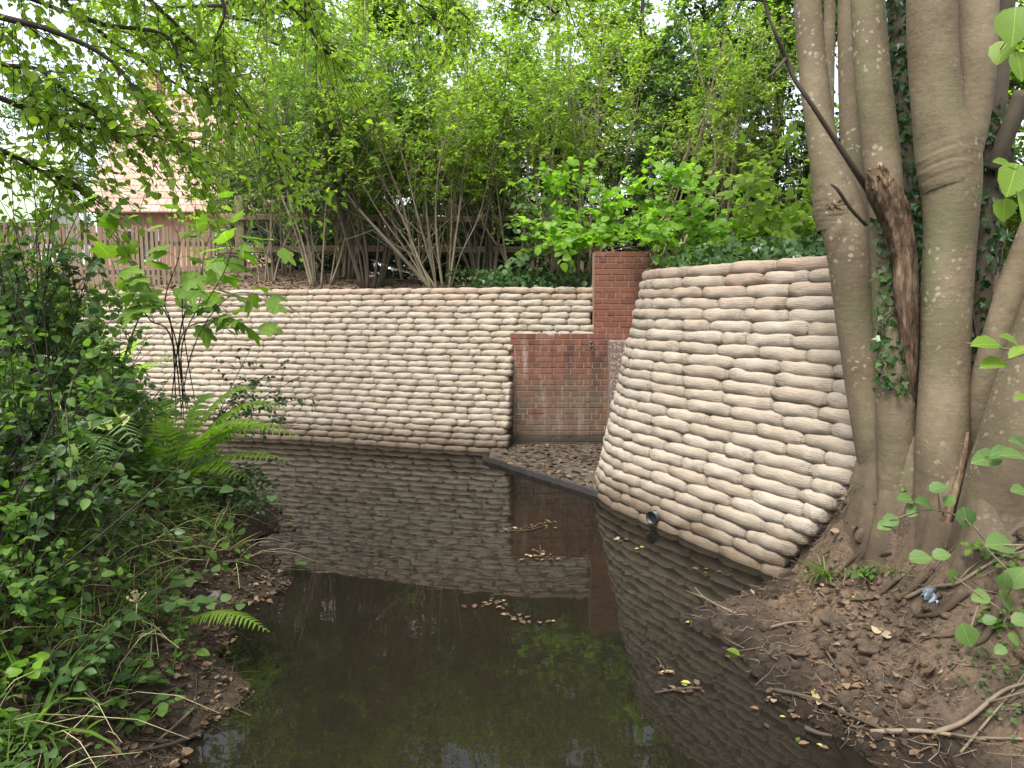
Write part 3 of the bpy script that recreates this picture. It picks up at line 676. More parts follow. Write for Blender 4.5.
def shrub(name, label, cat, base, stems, leafm, leaf, tpl=LEAF4, ntw=26, nl=11, tw=(.35,.8), stem_m='twig', group=None, t_lo=.45, seed=1, droop=.15, barespray=10, up=.35):
    """stems: list of (direction, length, radius). crown made of leafy twigs along the upper stems"""
    g = np.random.default_rng(seed); root = thing(name, label, cat, base, group)
    tw_a = Acc(); lf = Acc()
    for (d, L, r, off) in stems:
        P = catmull(bez(np.array(off), d, L, 5, .10, .03, g), 3); sa = Acc(); tube(sa, P, np.linspace(r, r * .25, len(P)), 6)
        link('stem', sa.mesh('stem'), M[stem_m], root)
        # side branches
        t = g.uniform(t_lo, 1, ntw); p = sample_on(P, t); dd = norm(np.array(d)) * .5 + g.normal(size=(ntw, 3)) * .75 + np.array([0, 0, up])
        ln = g.uniform(*tw, ntw)
        p_, ti, no, S, PL = sprays(p, dd, ln, nl, leaf, droop, .5, .4, int(g.integers(1e9)))
        scatter(lf, tpl, p_, ti, no, S); tubes3(tw_a, PL, .005, .0015)
        # second order twigs
        i = g.integers(0, ntw, ntw * 2); q = p[i] + norm(dd[i]) * (ln[i] * g.uniform(.3, .9, ntw * 2))[:, None]
        d2 = norm(dd[i]) + g.normal(size=(ntw * 2, 3)) * .8
        p_, ti, no, S, PL = sprays(q, d2, ln[i] * .6, nl, leaf, droop, .5, .4, int(g.integers(1e9)))
        scatter(lf, tpl, p_, ti, no, S); tubes3(tw_a, PL, .003, .001)
        if barespray:
            t = g.uniform(.12, .75, barespray); p = sample_on(P, t); dd = norm(np.array(d)) + g.normal(size=(barespray, 3)) * .45
            PL = sprays(p, dd, g.uniform(.4, 1.0, barespray), 2, leaf, -.05, seed=int(g.integers(1e9)))[4]; tubes3(tw_a, PL, .006, .002)
    tag(link('twigs', tw_a.mesh('twigs'), M[stem_m], root), kind='stuff')
    tag(link('crown', lf.mesh('crown'), M[leafm], root), kind='stuff')
    return root
def fan(n, lean, L, r, spread=.12, seed=0, lx=0., ly=0.):
    g = np.random.default_rng(seed); o = []
    for i in range(n):
        a = g.uniform(0, 6.28); k = g.uniform(.3, 1) * lean
        o.append(((math.cos(a) * k + lx, math.sin(a) * k * .7 + ly, 1), L * g.uniform(.75, 1.15), r * g.uniform(.55, 1.2), (math.cos(a) * spread, math.sin(a) * spread, -.1)))
    return o
def tree(name, label, base, h, crown_r, crown_z0, trunk_r, leafm, leaf, nlimb=16, ntw=26, nl=12, tpl=LEAF4, seed=1, trunk_m='trunk_dark', group=None, lean=(0,0), cat='tree'):
    g = np.random.default_rng(seed); root = thing(name, label, cat, base, group)
    P = catmull(np.array([(lean[0]*t + .1*math.sin(3*t+seed), lean[1]*t + .1*math.cos(4*t+seed), -.2 + h*t*.92) for t in np.linspace(0, 1, 6)]), 4)
    a = Acc(); tube(a, P, trunk_r * (1 - np.linspace(0, .85, len(P))) , 9, .05, seed=seed); link('trunk', a.mesh('trunk'), M[trunk_m], root)
    la = Acc(); tw_a = Acc(); lf = Acc()
    for i in range(nlimb):
        t = g.uniform(max(crown_z0 / h - .1, .05), .98); p = sample_on(P, np.array([t]))[0]
        az = i * 2.4 + g.uniform(-.5, .5); prof = math.sin(math.pi * min(max((t * h - crown_z0 + .8) / (h - crown_z0 + .8), .12), .93)) ** .6
        L = crown_r * prof * g.uniform(.7, 1.15); d = (math.cos(az), math.sin(az), g.uniform(-.05, .6))
        B = bez(p, d, L, 5, .16, .02, g); tube(la, B, np.linspace(trunk_r * .3, trunk_r * .05, len(B)), 5)
        for (cnt, lo, sc) in ((ntw, .2, 1.),):
            tt = g.uniform(lo, 1, cnt); q = sample_on(B, tt); dd = norm(np.array(d)) * .6 + g.normal(size=(cnt, 3)) * .7
            ln = g.uniform(.4, 1.0, cnt) * max(crown_r * .28, .45)
            p_, ti, no, S, PL = sprays(q, dd, ln, nl, leaf, .25, .5, .4, int(g.integers(1e9))); scatter(lf, tpl, p_, ti, no, S); tubes3(tw_a, PL, .008, .002)
            j = g.integers(0, cnt, cnt * 2); q2 = q[j] + norm(dd[j]) * (ln[j] * g.uniform(.3, 1, cnt * 2))[:, None]
            p_, ti, no, S, PL = sprays(q2, norm(dd[j]) + g.normal(size=(cnt * 2, 3)) * .8, ln[j] * .6, nl, leaf, .25, .5, .4, int(g.integers(1e9))); scatter(lf, tpl, p_, ti, no, S); tubes3(tw_a, PL, .005, .0015)
    link('limbs', la.mesh('limbs'), M[trunk_m], root); tag(link('twigs', tw_a.mesh('twigs'), M[trunk_m], root), kind='stuff')
    tag(link('crown', lf.mesh('crown'), M[leafm], root), kind='stuff'); return root
def leaf_parts(root, tplmesh, P, T, N, S, name='leaf'):
    loc = np.array(root.location)
    for p, t, n, s in zip(P, T, N, S): link(name, tplmesh, None, root, frame(p - loc, t, n, float(s)))
def gz(x, y): return float(zground(np.array(x), np.array(y)))
def gp(px, Y, dz=0):
    x = (px - CX) / F * Y; return (x, Y, gz(x, Y) + dz)
# ------------------------------------------------------------------ house, outbuilding, pole beyond the fence
hx0, hx1 = (88 - CX) / F * 26, (345 - CX) / F * 26
hr = thing('house', 'house with a large sunlit orange clay tiled roof beyond the picket fence', 'house', ((hx0 + hx1) / 2, 28, 2.3))
hw = (hx1 - hx0) / 2
a = Acc(); boxv(a, (-hw + .3, -1.6, -.3), (hw - .3, 5.4, 3.0)); 
a.add([(-hw + .3, -1.6, 3.0), (-hw + .3, 5.4, 3.0), (-hw + .3, 1.9, 7.4), (hw - .3, -1.6, 3.0), (hw - .3, 5.4, 3.0), (hw - .3, 1.9, 7.4)], [[(0,2,1),(3,4,5)]]); link('wall', a.mesh('wall', False), M['house_brick'], hr)
rf = Acc(); nc = 20
for s_ in (-1, 1):
    for i in range(nc):
        y0, z0 = 1.9 + s_ * (4.1 - 4.1 * i / nc), 2.75 + 4.9 * i / nc; y1, z1 = 1.9 + s_ * (4.1 - 4.1 * (i + 1.25) / nc), 2.75 + 4.9 * (i + 1.25) / nc
        x = -hw + (.15 if i % 2 else 0)
        while x < hw:
            w = .3; rf.add([(x + .012, y0, z0 + .05), (x + w, y0, z0 + .05), (x + w, y1, z1), (x + .012, y1, z1), (x + .012, y0, z0), (x + w, y0, z0)], [[(0,1,2,3),(4,5,1,0)]]); x += w
ro_ = link('roof', rf.mesh('roof', False), M['tile'], hr); ro_['kind'] = 'stuff'
a = Acc(); tube(a, [(-hw, 1.9, 7.66), (hw, 1.9, 7.66)], .14, 8); link('ridge', a.mesh('ridge'), M['tile'], ro_)
a = Acc(); boxv(a, (-hw + .5, 1.5, 6.4), (-hw + 1.15, 2.3, 8.5)); boxv(a, (-hw + .44, 1.44, 8.3), (-hw + 1.21, 2.36, 8.42)); link('chimney', a.mesh('chimney', False), M['house_brick'], ro_)
for xx in (-2.6, .6, 3.2):
    f_ = link('window', bevbox('window', 1.3, .12, 1.1, .01, M['white']), None, hr, Matrix.Translation((xx, -1.62, 1.7)))
    for k in (-.31, .31): link('pane', bevbox('pane', .54, .05, .95, .005, M['glass']), None, f_, Matrix.Translation((k, -.05, 0)))
obx0, obx1 = -17.5, -12.95
obr = thing('outbuilding', 'pale green roofed outbuilding beyond the fence at far left', 'building', ((obx0 + obx1) / 2, 22, 2.3)); ow = (obx1 - obx0) / 2
a = Acc(); boxv(a, (-ow + .1, .1, -.3), (ow - .1, 1.3, 2.3)); a.add([(s * (ow - .1), y, z) for s in (-1, 1) for y, z in ((.1, 2.3), (1.3, 2.3), (1.3, 4.2))], [[(0,1,2),(3,5,4)]]); a.add([(-ow + .1, 1.3, 2.3), (ow - .1, 1.3, 2.3), (ow - .1, 1.3, 4.2), (-ow + .1, 1.3, 4.2)], [[(0,3,2,1)]]); link('wall', a.mesh('wall', False), M['render'], obr)
a = Acc(); a.add([(-ow, -.3, 2.05), (ow, -.3, 2.05), (ow, 1.45, 4.45), (-ow, 1.45, 4.45), (-ow, -.3, 1.95), (ow, -.3, 1.95), (ow, 1.45, 4.35), (-ow, 1.45, 4.35)], [[(0,1,2,3),(7,6,5,4),(4,5,1,0),(5,6,2,1),(6,7,3,2),(7,4,0,3)]]); link('roof', a.mesh('roof', False), M['pale_roof'], obr)
link('door', bevbox('door', .95, .08, 2.0, .01, M['picket']), None, obr, Matrix.Translation((ow - 1.4, .08, .9)))
pb = gp(92, 14); pr = thing('lamp_pole', 'slender grey metal pole rising behind the picket fence', 'pole', pb)
a = Acc(); tube(a, [(0,0,-.2),(0,0,4.3)], [.03,.024], 10); link('shaft', a.mesh('shaft'), M['pole'], pr)
a = Acc(); tube(a, [(0,0,-.05),(0,0,.5)], [.05,.045], 10); link('sleeve', a.mesh('sleeve'), M['pole'], pr)

# ------------------------------------------------------------------ picket fence and post-and-rail fence
fx0, fx1 = gp(-20, 12.2), gp(222, 12.9); A_ = np.array(fx0); B_ = np.array(fx1); L_ = np.linalg.norm(B_[:2] - A_[:2]); ang = math.atan2(B_[1] - A_[1], B_[0] - A_[0])
pf = thing('picket_fence', 'weathered wooden picket fence with pointed pales at far left', 'fence', A_); pf.rotation_euler.z = ang
bm = bmesh.new(); bmesh.ops.create_cube(bm, size=1)
for v in bm.verts: v.co = Vector((v.co.x * .046, v.co.y * .018, .06 + (v.co.z + .5) * 1.1))
top = [v for v in bm.verts if v.co.z > 1]; 
for v in top: v.co.z -= .05
bm.faces.ensure_lookup_table(); tf_ = [f for f in bm.faces if all(v in top for v in f.verts)][0]
r_ = bmesh.ops.extrude_face_region(bm, geom=[tf_]); 
for v in [x for x in r_['geom'] if isinstance(x, bmesh.types.BMVert)]: v.co.z += .05; v.co.x *= .15
pm = bpy.data.meshes.new('picket'); bm.to_mesh(pm); bm.free(); pm.materials.append(M['picket'])
x = .03
while x < L_:
    link('picket', pm, None, pf, Matrix.Translation((x, -.03 + random.gauss(0, .003), random.gauss(0, .012))) @ Matrix.Rotation(random.gauss(0, .014), 4, 'Y')); x += .078 + random.gauss(0, .003)
for z_ in (.38, .86): link('rail', bevbox('rail', L_, .035, .075, .005, M['picket']), None, pf, Matrix.Translation((L_ / 2, 0.005, z_)))
for i in range(4): link('post', bevbox('post', .09, .09, 1.3, .006, M['post']), None, pf, Matrix.Translation((.12 + i * (L_ - .24) / 3, .075, .5)))
r0, r1 = np.array(gp(224, 13.6)), np.array(gp(600, 13.9)); L_ = np.linalg.norm((r1 - r0)[:2])
rfn = thing('rail_fence', 'brown post and rail fence with wire mesh behind the hedge shrubs', 'fence', r0); rfn.rotation_euler.z = math.atan2(r1[1] - r0[1], r1[0] - r0[0])
npst = 4
for i in range(npst): link('post', bevbox('post', .16, .14, 1.55, .012, M['rail']), None, rfn, Matrix.Translation((.35 + i * (L_ - .7) / (npst - 1) * .92, .03, .55)) @ Matrix.Rotation(random.gauss(0, .02), 4, 'Y'))
for z_, in ((.42,), (.95,)):
    for i in range(3): link('rail', bevbox('rail', L_ / 3 - .02, .06, .11, .012, M['rail'], .006), None, rfn, Matrix.Translation((L_ * (i + .5) / 3, -.065, z_ + random.gauss(0, .01))) @ Matrix.Rotation(random.gauss(0, .008), 4, 'Y'))
a = Acc()
for k in range(int(L_ / .1)): a_x = k * .1; boxv(a, (a_x, -.1, .02), (a_x + .004, -.097, .9))
for k in range(9): boxv(a, (0, -.0965, .02 + k * .1), (L_, -.0935, .024 + k * .1))
tag(link('wire_mesh', a.mesh('wire_mesh', False), M['wire'], rfn), kind='stuff')

# ------------------------------------------------------------------ hedge shrubs on the terrace
def hs_(label, px, Y, n, lean, L, r, leafm='leaf_bright', leaf=.075, seed=1, lx=0., ntw=20, extra=(), ly=0., t_lo=.45, stem_m='twig', **k):
    return shrub('hedge_shrub', label, 'shrub', gp(px, Y), fan(n, lean, L, r, .13, seed, lx, ly) + list(extra), leafm, leaf, ntw=ntw, seed=seed, group='multi-stemmed shrubs along the terrace', t_lo=t_lo, stem_m=stem_m, **k)
hs_('leafy hedge shrub directly behind the right end of the picket fence', 268, 12.9, 6, .35, 2.6, .022, 'leaf_mid', seed=21)
hs_('twiggy hedge shrub left of the fanned pale stems, beside a bare trunk', 322, 12.3, 9, .35, 3.3, .024, 'leaf_mid', seed=22)
hs_('dense dark stemmed hedge shrub just left of the fanned pale stems', 372, 12.2, 13, .32, 3.4, .03, 'leaf_mid', seed=23, t_lo=.5, stem_m='trunk_dark')
hs_('hedge shrub with pale stems fanning wide, one leaning far left', 441, 11.7, 9, .5, 3.1, .022, 'leaf_bright', seed=24, lx=-.12, t_lo=.55,
    extra=[((-1.0, .1, .95), 3.1, .035, (-.05, 0, -.1)), ((-.85, .1, 1.1), 2.6, .022, (0, 0, -.1)), ((-.2, .1, 1.1), 3.2, .024, (0.05, 0, -.1))])
hs_('dark upright hedge shrub right of the fanned pale stems', 484, 12.2, 10, .28, 3.5, .034, 'leaf_bright', seed=25, t_lo=.55, stem_m='trunk_dark')
hs_('slim forked hedge shrub next to the round leaved bush', 524, 12.4, 5, .35, 3.4, .022, 'leaf_bright', seed=26, t_lo=.5)
hs_('pale stemmed hedge shrub rising behind the round leaved bush', 582, 12.6, 6, .25, 4.6, .034, 'leaf_bright', seed=27, t_lo=.5)
hs_('bent grey hedge shrub rising behind the brick pier', 640, 12.2, 8, .6, 4.0, .026, 'leaf_bright', seed=28, lx=.15)
hs_('grey twiggy hedge shrub above the middle of the leaning sandbags', 700, 12.4, 7, .5, 4.2, .024, 'leaf_bright', seed=29)
hs_('tall thin hedge shrub behind the fanned stems reaching the sky gap', 410, 13.2, 5, .25, 5.0, .03, 'leaf_bright', seed=30, t_lo=.6)
hs_('tall thin hedge shrub behind the dense dark stems', 345, 13.4, 5, .3, 5.0, .03, 'leaf_bright', seed=31, t_lo=.6)
hs_('tall thin hedge shrub standing behind the slim forked one', 545, 13.3, 5, .3, 4.6, .03, 'leaf_bright', seed=32, t_lo=.6)
hs_('tall thin hedge shrub over the picket fence corner', 285, 13.6, 5, .3, 4.8, .03, 'leaf_bright', seed=33, t_lo=.55)

# dark hedge and trees behind
for i, (px, Y, h, lab) in enumerate([(330, 15.4, 3.0, 'dark evergreen bush behind the rail fence, left part'), (408, 15.8, 2.8, 'dark evergreen bush behind the fanned pale stems'), (480, 15.5, 3.2, 'dark evergreen bush behind the upright dark shrub'), (555, 15.2, 3.3, 'dark evergreen bush behind the round leaved bush'), (640, 14.6, 3.4, 'dark evergreen bush behind the brick pier'), (720, 14.2, 3.6, 'dark evergreen bush above the leaning sandbags'), (800, 13.5, 3.6, 'dark evergreen bush left of the big trunks')]):
    shrub('evergreen_bush', lab, 'bush', gp(px, Y), fan(9, .75, h, .03, .5, 60 + i), 'leaf_dark', .12, ntw=26, seed=60 + i, t_lo=.08, stem_m='trunk_dark', group='dark bushes behind the hedge', barespray=4)
for i, px in enumerate(range(320, 860, 50)):
    shrub('evergreen_bush', 'low dark bush in the row behind the rail fence', 'bush', gp(px, 17.5), fan(7, .9, 1.7, .02, .5, 160 + i), 'leaf_dark', .14, ntw=22, seed=160 + i, t_lo=.0, stem_m='trunk_dark', group='low dark bushes far behind the hedge', barespray=0)
TR = [(150, 36, 8.5, 3.0, 3.2, .16, 'leaf_mid', 'pale green tree rising over the house roof'),
      (235, 19, 9.0, 3.0, 2.6, .15, 'leaf_bright', 'bright tree right of the house'),
      (330, 20, 9.5, 3.0, 3.0, .16, 'leaf_bright', 'bright tree above the dense dark shrubs'),
      (425, 19, 7.4, 2.6, 2.6, .14, 'leaf_bright', 'bright tree left of the sky gap'),
      (560, 19, 8.6, 2.6, 2.6, .14, 'leaf_bright', 'bright tree right of the sky gap'),
      (640, 18, 9.0, 2.9, 2.6, .15, 'leaf_bright', 'bright tree above the brick pier'),
      (715, 17, 9.0, 2.7, 2.2, .15, 'leaf_dark', 'dark leaved tree above the leaning sandbags'),
      (770, 15, 9.0, 2.6, 2.0, .15, 'leaf_mid', 'dark trunked tree just left of the big stems'),
      (500, 26, 6.2, 3.0, 2.0, .16, 'leaf_mid', 'low distant tree under the sky gap'),
      (880, 16, 9.5, 3.0, 1.6, .17, 'leaf_mid', 'green tree seen between the big stems'),
      (990, 13, 8.5, 2.8, 1.2, .15, 'leaf_bright', 'bright tree behind the right hand stems'),
      (1090, 11, 8.0, 2.6, 1.0, .15, 'leaf_bright', 'bright tree at the right edge behind the stems'),
      (60, 30, 9.0, 3.2, 2.0, .16, 'leaf_mid', 'distant tree left of the house')]
for i, (px, Y, h, cr, cz, tr, lm, lab) in enumerate(TR):
    tree('broadleaf_tree', lab, gp(px, Y), h, cr, cz, tr, lm, .13, nlimb=27, ntw=22, nl=11, seed=80 + i, group='trees behind the hedge')
# slender white-flecked trunk seen between the big stems
tree('slender_tree', 'slender pale flecked trunk seen between the two left stems of the big tree', gp(836, 8.2), 9, 1.6, 4.6, .085, 'leaf_mid', .1, nlimb=10, ntw=14, seed=99, trunk_m='bark', lean=(-.35, 0))

# round-leaved bush behind the brick pier and along the top of the leaning wall
def round_bush(label, base, spots, leaf, leafm, seed, nparts, tplname, dirs=None, tw=(.35,.7), nl=9, cat='bush'):
    g = np.random.default_rng(seed); root = thing('round_leaved_bush', label, cat, base); b = np.array(base)
    tw_a = Acc(); Ps = []; Ts = []; Ns = []; Ss = []
    for (sx, sy, sz) in spots:
        end = np.array([sx, sy, sz]); mid = (b + end) / 2 + g.normal(size=3) * .08 + np.array([0, 0, .12]); P = catmull([b, mid, end], 6)
        a = Acc(); tube(a, P - b, np.linspace(.012, .003, len(P)), 5); link('stem', a.mesh('stem'), M['twig'], root)
        n = 9; t = g.uniform(.45, 1, n); q = sample_on(P, t); dd = norm(end - mid) * .7 + g.normal(size=(n, 3)) * .6
        p_, ti, no, S, PL = sprays(q, dd, g.uniform(*tw, n), nl, leaf, .2, .7, .3, int(g.integers(1e9)))
        tubes3(tw_a, PL - b, .003, .001); Ps.append(p_); Ts.append(ti); Ns.append(no); Ss.append(S)
    P = np.concatenate(Ps); T = np.concatenate(Ts); N = np.concatenate(Ns) + np.array([0, -.45, 0]); S = np.concatenate(Ss)
    pj = np.array([proj(q_) for q_ in P]); ok = ~((pj[:, 1] > 244) & (pj[:, 0] > 585) & (pj[:, 0] < 655)); P, T, N, S = P[ok], T[ok], N[ok], S[ok]
    o = np.argsort(P[:, 1]); k = o[:nparts]; r = o[nparts:]
    me = tpl_mesh('leaf', ROUND, M[leafm]); leaf_parts(root, me, P[k], T[k], N[k], S[k])
    a = Acc(); scatter(a, ROUND, P[r] - b, T[r], N[r], S[r]); tag(link('foliage', a.mesh('foliage'), M[leafm], root), kind='stuff')
    tag(link('twigs', tw_a.mesh('twigs'), M['twig'], root), kind='stuff')
    return root
g = np.random.default_rng(5)
def sp_(lst, Y): return [tuple(at(x, y, Y + g.uniform(-.5, .5))) for x, y in lst]
round_bush('bright lime green round leaved bush directly above the brick pier', gp(578, 10.9), sp_([(548,165),(560,190),(585,180),(600,200),(575,215),(540,215),(615,225),(560,235),(600,245),(620,240)], 10.7), .115, 'leaf_lime', 41, 300, 'round')
round_bush('lime green round leaved bush above the left half of the leaning sandbags', gp(690, 9.6), sp_([(640,185),(665,165),(690,190),(655,205),(720,200),(680,225),(710,232),(640,232),(735,225),(660,240),(645,250),(690,250),(720,245)], 9.3), .11, 'leaf_lime', 42, 300, 'round')
round_bush('lime green round leaved bush against the left trunk of the big tree', gp(790, 8.6), sp_([(745,180),(770,160),(800,170),(785,200),(815,195),(760,215),(800,222),(825,215),(775,235),(735,160),(760,245),(800,240),(740,240)], 8.3), .1, 'leaf_bright', 43, 300, 'round')
round_bush('darker round leaved bush with pale glints left of the brick pier', gp(560, 11.1), sp_([(525,195),(540,205),(535,235),(560,240),(575,255),(545,260),(590,262),(525,255),(600,235)], 11.0), .085, 'leaf_blue', 44, 200, 'round')
# ivy and low growth on the terrace edge behind the leaning wall
g = np.random.default_rng(15)
def patch(name, label, cat, pts, leafm, leaf, tpl, loc, kind='stuff', up=.6, h=.25):
    a = Acc(); n = len(pts); P = pts + np.stack([g.normal(size=n) * .03, g.normal(size=n) * .03, g.uniform(0, h, n)], 1)
    scatter(a, tpl, P - np.array(loc), g.normal(size=(n, 3)) + np.array([0, -.4, -.2]), g.normal(size=(n, 3)) * .5 + np.array([0, -.3, up]), leaf * g.uniform(.6, 1.25, n))
    o = link(name, a.mesh(name), M[leafm]); o.location = loc; return tag(o, label, cat, None, kind)
n = 5200; x = g.uniform(1.35, 3.6, n); y = g.uniform(5.2, 10.6, n); ok = (~inpoly(x, y, LOW)) & (dline(x, y, LOW, True) < 1.5); x, y = x[ok], y[ok]
patch('ivy_cover', 'dark ivy carpeting the ground behind the leaning sandbag wall', 'ivy', np.stack([x, y, zground(x, y)], 1), 'leaf_ivy', .075, IVY, (2.3, 7.5, 2.1), h=.38)
n = 1600; x = g.uniform(-1.0, 1.15, n); y = g.uniform(10.4, 11.8, n)
patch('ivy_cover', 'low ivy on the terrace beside the brick pier', 'ivy', np.stack([x, y, zground(x, y)], 1)[x > .1 - (y - 10.4)], 'leaf_ivy', .07, IVY, (.4, 10.9, 2.1), h=.3)
n = 6000; x = g.uniform(-7, 1, n); y = g.uniform(10.1, 14.5, n); ok = (~inpoly(x, y, LOW)); x, y = x[ok], y[ok]
a = Acc(); scatter(a, DEAD, np.stack([x, y, zground(x, y) + .005], 1), g.normal(size=(len(x), 3)) * np.array([1, 1, .1]), g.normal(size=(len(x), 3)) * .35 + np.array([0, 0, 1]), g.uniform(.03, .075, len(x)))
tag(link('terrace_litter', a.mesh('terrace_litter'), M['litter']), 'brown leaf litter on the terrace under the hedge', 'leaf litter', None, 'stuff')
n = 900; x = g.uniform(-.2, 1.2, n); y = g.uniform(7.4, 9.8, n); ok = inpoly(x, y, np.array(poly)); x, y = x[ok], y[ok]
a = Acc(); scatter(a, DEAD, np.stack([x, y, np.full(len(x), .053)], 1), g.normal(size=(len(x), 3)) * np.array([1, 1, .05]), g.normal(size=(len(x), 3)) * .25 + np.array([0, 0, 1]), g.uniform(.03, .08, len(x)))
tag(link('apron_litter', a.mesh('apron_litter'), M['litter']), 'dead brown leaves lying on the concrete apron', 'leaf litter', None, 'stuff')
# rusty post end poking above the leaning wall
po = thing('rusty_post', 'short rusty brown post poking up behind the leaning sandbags', 'post', gp(663, 9.2)); a = Acc(); tube(a, [(0,0,-.2),(.01,0,.12),(.02,.01,.2)], [.06,.065,.05], 8, .15); link('stump', a.mesh('stump'), M['decay'], po)

# ------------------------------------------------------------------ the big multi-stemmed tree
BT = np.array([2.2, 4.15, .5]); bt = thing('multi_stemmed_tree', 'big smooth barked multi-stemmed tree on the right bank', 'tree', BT)
def stem(pts, wob=.03, mat_='bark', name='stem', n=20, seed=1, k=7):
    """pts: (px, py, Y, width px)"""
    P = np.array([at(x, y, Y) for x, y, Y, w in pts]); r = np.array([pxw(w, Y) / 2 for x, y, Y, w in pts])
    Q = catmull(np.column_stack([P, r]), k); a = Acc(); tube(a, Q[:, :3] - BT, Q[:, 3], n, wob, seed=seed); return link(name, a.mesh(name), M[mat_], bt)
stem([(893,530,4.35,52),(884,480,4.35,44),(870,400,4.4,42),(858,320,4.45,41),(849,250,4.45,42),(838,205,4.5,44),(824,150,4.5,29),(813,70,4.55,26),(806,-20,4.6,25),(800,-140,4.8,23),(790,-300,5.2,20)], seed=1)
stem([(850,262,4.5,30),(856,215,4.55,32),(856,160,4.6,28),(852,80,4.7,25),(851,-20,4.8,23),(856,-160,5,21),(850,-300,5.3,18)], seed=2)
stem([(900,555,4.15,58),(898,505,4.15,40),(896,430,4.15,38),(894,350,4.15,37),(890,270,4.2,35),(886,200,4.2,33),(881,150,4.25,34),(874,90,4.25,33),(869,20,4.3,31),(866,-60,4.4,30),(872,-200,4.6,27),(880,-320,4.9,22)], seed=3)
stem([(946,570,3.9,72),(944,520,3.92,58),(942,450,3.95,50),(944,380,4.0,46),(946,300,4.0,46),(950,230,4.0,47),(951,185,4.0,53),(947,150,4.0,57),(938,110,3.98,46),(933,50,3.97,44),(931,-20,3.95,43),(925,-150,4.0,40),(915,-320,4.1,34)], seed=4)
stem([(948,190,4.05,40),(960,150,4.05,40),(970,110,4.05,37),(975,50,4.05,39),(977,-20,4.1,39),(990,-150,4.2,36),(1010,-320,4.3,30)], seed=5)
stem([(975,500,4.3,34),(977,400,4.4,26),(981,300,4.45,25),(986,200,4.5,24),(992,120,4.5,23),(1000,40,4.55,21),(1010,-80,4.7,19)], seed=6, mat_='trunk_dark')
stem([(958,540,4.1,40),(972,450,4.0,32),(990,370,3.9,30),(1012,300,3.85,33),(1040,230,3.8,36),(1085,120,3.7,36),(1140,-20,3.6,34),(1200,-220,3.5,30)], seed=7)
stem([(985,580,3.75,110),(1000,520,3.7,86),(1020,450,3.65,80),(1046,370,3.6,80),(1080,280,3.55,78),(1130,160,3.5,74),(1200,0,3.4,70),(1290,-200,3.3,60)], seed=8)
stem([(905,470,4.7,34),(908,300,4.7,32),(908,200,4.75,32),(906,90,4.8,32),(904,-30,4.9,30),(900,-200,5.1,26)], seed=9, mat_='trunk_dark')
stem([(1024,92,4.3,18),(1005,140,4.35,15),(994,170,4.4,14)], seed=10, mat_='trunk_dark', name='branch')
# swollen wrinkled collars where stems fork
for (x0_, y0_, x1_, y1_, Y, w0, w1) in ((950, 190, 947, 146, 3.99, 50, 57), (840, 236, 835, 200, 4.49, 43, 44)):
    gg = np.random.default_rng(int(x0_)); K = 26; n = 28; t = np.linspace(0, 1, K); th = np.arange(n) / n * 6.2832; A0 = at(x0_, y0_, Y); A1 = at(x1_, y1_, Y); ph = gg.uniform(0, 6, 6)
    r = np.interp(t, [0, 1], [pxw(w0, Y) / 2, pxw(w1, Y) / 2])[:, None] * (.975 + .04 * np.sin(math.pi * t)[:, None] ** .7) + (.0016 * np.sin(t[:, None] * 21 + 2.6 * np.sin(th + ph[0]) + 1.6 * np.sin(2 * th + ph[1])) + .0014 * np.sin(t[:, None] * 47 + 3 * np.sin(th + ph[3]) + 2 * np.sin(3 * th + ph[4]))) * np.sin(math.pi * t)[:, None]
    C_ = A0 + (A1 - A0) * t[:, None]; V = C_[:, None] + r[..., None] * np.stack([np.cos(th), np.sin(th), .25 * np.sin(th + ph[2])], -1)[None]
    i = np.arange(K - 1)[:, None] * n; j = np.arange(n)[None]; jn = (j + 1) % n; a = Acc(); a.add(V.reshape(-1, 3) - BT, [np.stack([i + j, i + jn, i + n + jn, i + n + j], -1).reshape(-1, 4)]); link('bark_collar', a.mesh('bark_collar'), M['bark'], bt)
# decayed broken stem in front of the second stem
def broken():
    pts = [(912,420,4.12,4),(911,385,4.06,10.7),(909,340,4.02,13.9),(906,300,4.0,16.4),(905,262,4.0,16.4),(899,232,3.99,18.9),(891,207,3.98,22.1),(882,190,3.98,21.3),(877,178,3.98,16.4)]
    P = np.array([at(x, y, Y) for x, y, Y, w in pts]); r = np.array([pxw(w, Y) / 2 for x, y, Y, w in pts]); Q = catmull(np.column_stack([P, r]), 8)
    n = 22; gg = np.random.default_rng(3); th = np.arange(n) / n * 6.2832; K = len(Q); ridge = gg.uniform(.55, 1.25, n); tw_ = np.cumsum(gg.normal(size=(K, n)) * .05, 0)
    T = norm(np.gradient(Q[:, :3], axis=0)); A = norm(np.cross(T, np.array([0, 1., 0]))); B = np.cross(T, A)
    rr = Q[:, 3:4] * np.clip(ridge[None] * (1 + .05 * gg.normal(size=(K, n))) + tw_, .45, 1.4); V = Q[:, None, :3] + rr[..., None] * (np.cos(th)[None, :, None] * A[:, None] + np.sin(th)[None, :, None] * B[:, None])
    V[-1] += T[-1] * gg.uniform(-.03, .07, (n, 1)); V[-2] += T[-1] * gg.uniform(-.02, .02, (n, 1))
    i = np.arange(K - 1)[:, None] * n; j = np.arange(n)[None]; jn = (j + 1) % n
    a = Acc(); a.add(V.reshape(-1, 3) - BT, [np.stack([i + j, i + jn, i + n + jn, i + n + j], -1).reshape(-1, 4), (np.arange(n) + (K - 1) * n)[None]]); o = link('broken_stem', a.mesh('broken_stem'), M['decay'], bt); o['label'] = 'decayed brown broken stem'
broken()
